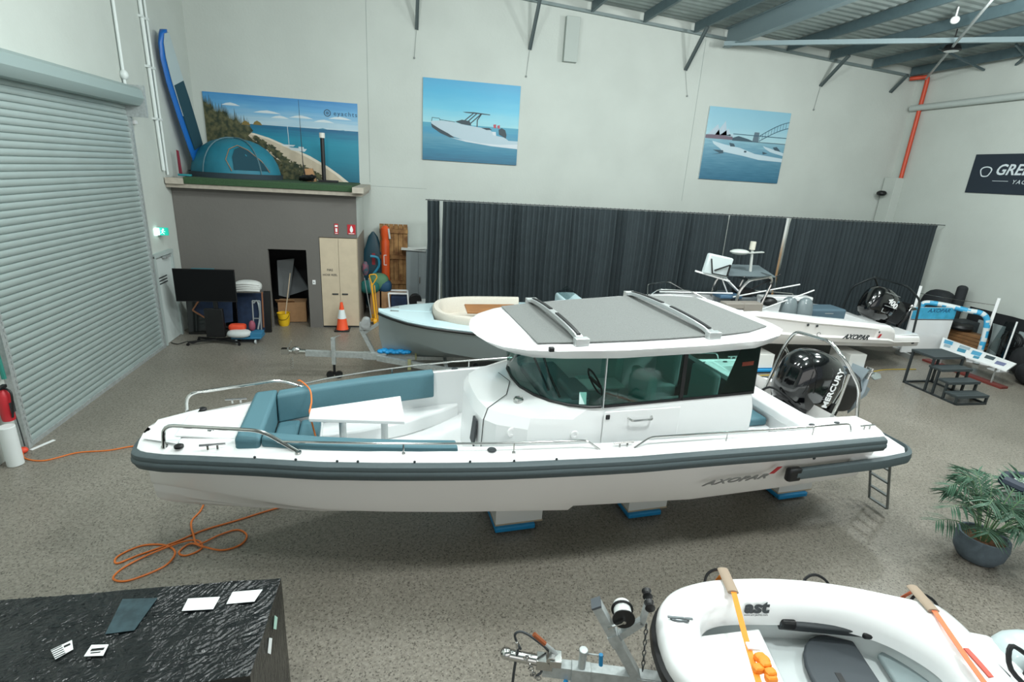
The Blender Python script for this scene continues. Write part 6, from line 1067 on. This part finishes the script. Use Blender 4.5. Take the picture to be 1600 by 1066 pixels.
q = MB(); A_ = Vector((1.12, 0, .5)); B_ = Vector((.70, .0, 1.22)); q.bar(A_, B_, .10, .075); m_ = A_.lerp(B_, .55); q.bar(A_.lerp(B_, .5), A_.lerp(B_, .64), .115, .09); q.bar(m_, Vector((1.08, 0, 1.10)), .05, .06); q.bar(Vector((1.08, 0, 1.08)), Vector((1.10, 0, 1.3)), .05, .04); q.build('winch_post', M_galv, t, smooth=0)
MB().bar(B_, B_+(B_-A_).normalized()*.02, .105, .08).build('post_cap', mat('cap_grey', '#4d5358', .6), t, smooth=0)
q = MB(); c0 = Vector((.92, 0, 1.15)); q.cyl(c0+Vector((0, -.055, 0)), c0+Vector((0, -.045, 0)), .09, 24); q.cyl(c0+Vector((0, .045, 0)), c0+Vector((0, .055, 0)), .09, 24); q.build('winch_drum_flanges', M_black, t); MB().cyl(c0+Vector((0, -.045, 0)), c0+Vector((0, .1, 0)), .07, 24).build('winch_strap_roll', mat('strap_white', '#cfd2d0', .7), t)
q = MB(); q.cyl(c0+Vector((0, -.09, 0)), c0+Vector((0, -.05, 0)), .015, 8); q.bar(c0+Vector((0, -.08, 0)), c0+Vector((-.12, -.08, -.08)), .02, .01); q.build('winch_crank', M_steel, t)
q = MB()
for y in (-.06, .06): q.lathe([(.02, -.035), (.04, -.03), (.028, 0), (.04, .03), (.02, .035)], (1.10, y, 1.32), 16, rot=Matrix.Rotation(R(90), 3, 'X'))
q.build('bow_roller', M_black, t)
q = MB()
for k in range(9): q.tube([Vector((1.12+.004*k, 0, 1.05-.055*k))+Vector((.014*math.cos(j*math.pi/3)*(k % 2), .014*math.cos(j*math.pi/3)*((k+1) % 2), .034*math.sin(j*math.pi/3))) for j in range(6)], .005, 5, True)
q.build('bow_chain', mat('chain_dark', '#5c5f60', .4, .7), t)
q = MB()
for y in (-.8, .8): q.lathe([(.16, -.08), (.24, -.06), (.24, .06), (.16, .08)], (2.9, y, .245), 24, rot=Matrix.Rotation(R(90), 3, 'X'))
q.build('road_wheels', M_black, t)
q = MB()
for s in (1.5, 2.2, 3.4): q.cyl((s, -.1, .5), (s, .1, .5), .045, 12)
q.build('keel_rollers', mat('roller_blue', '#24425c', .5), t)
t = thing('boat_bow_edge', 'dark tube and white nose of another boat cut off at the right edge', 'motorboat', (8.05, 4.55, 0), R(-35)); q = MB(); q.tube([(-.38, -.05, 1.0), (-.25, -.18, 1.0), (.2, -.35, 1.0), (2.4, -.55, .98)], .075, 10); q.tube([(-.38, -.05, 1.0), (-.3, .12, 1.0), (.2, .35, 1.0), (2.4, .6, .98)], .075, 10); q.build('navy_rub_tube', mat('tube_navy', '#252f3e', .5), t)
q = MB(); q.rings([[(s, -w_, 1.02), (s, w_, 1.02), (s, w_*.8, .7), (s, 0, z_), (s, -w_*.8, .7)] for s, w_, z_ in ((-.34, .04, .85), (-.2, .16, .6), (.2, .34, .45), (2.4, .56, .35))]); q.build('bow_hull', M_white, t, smooth=40); q = MB()
for s in (.8, 2.0): q.box((s, 0, .2), (.12, .6, .4))
q.build('support_stand', M_darkgrey, t)
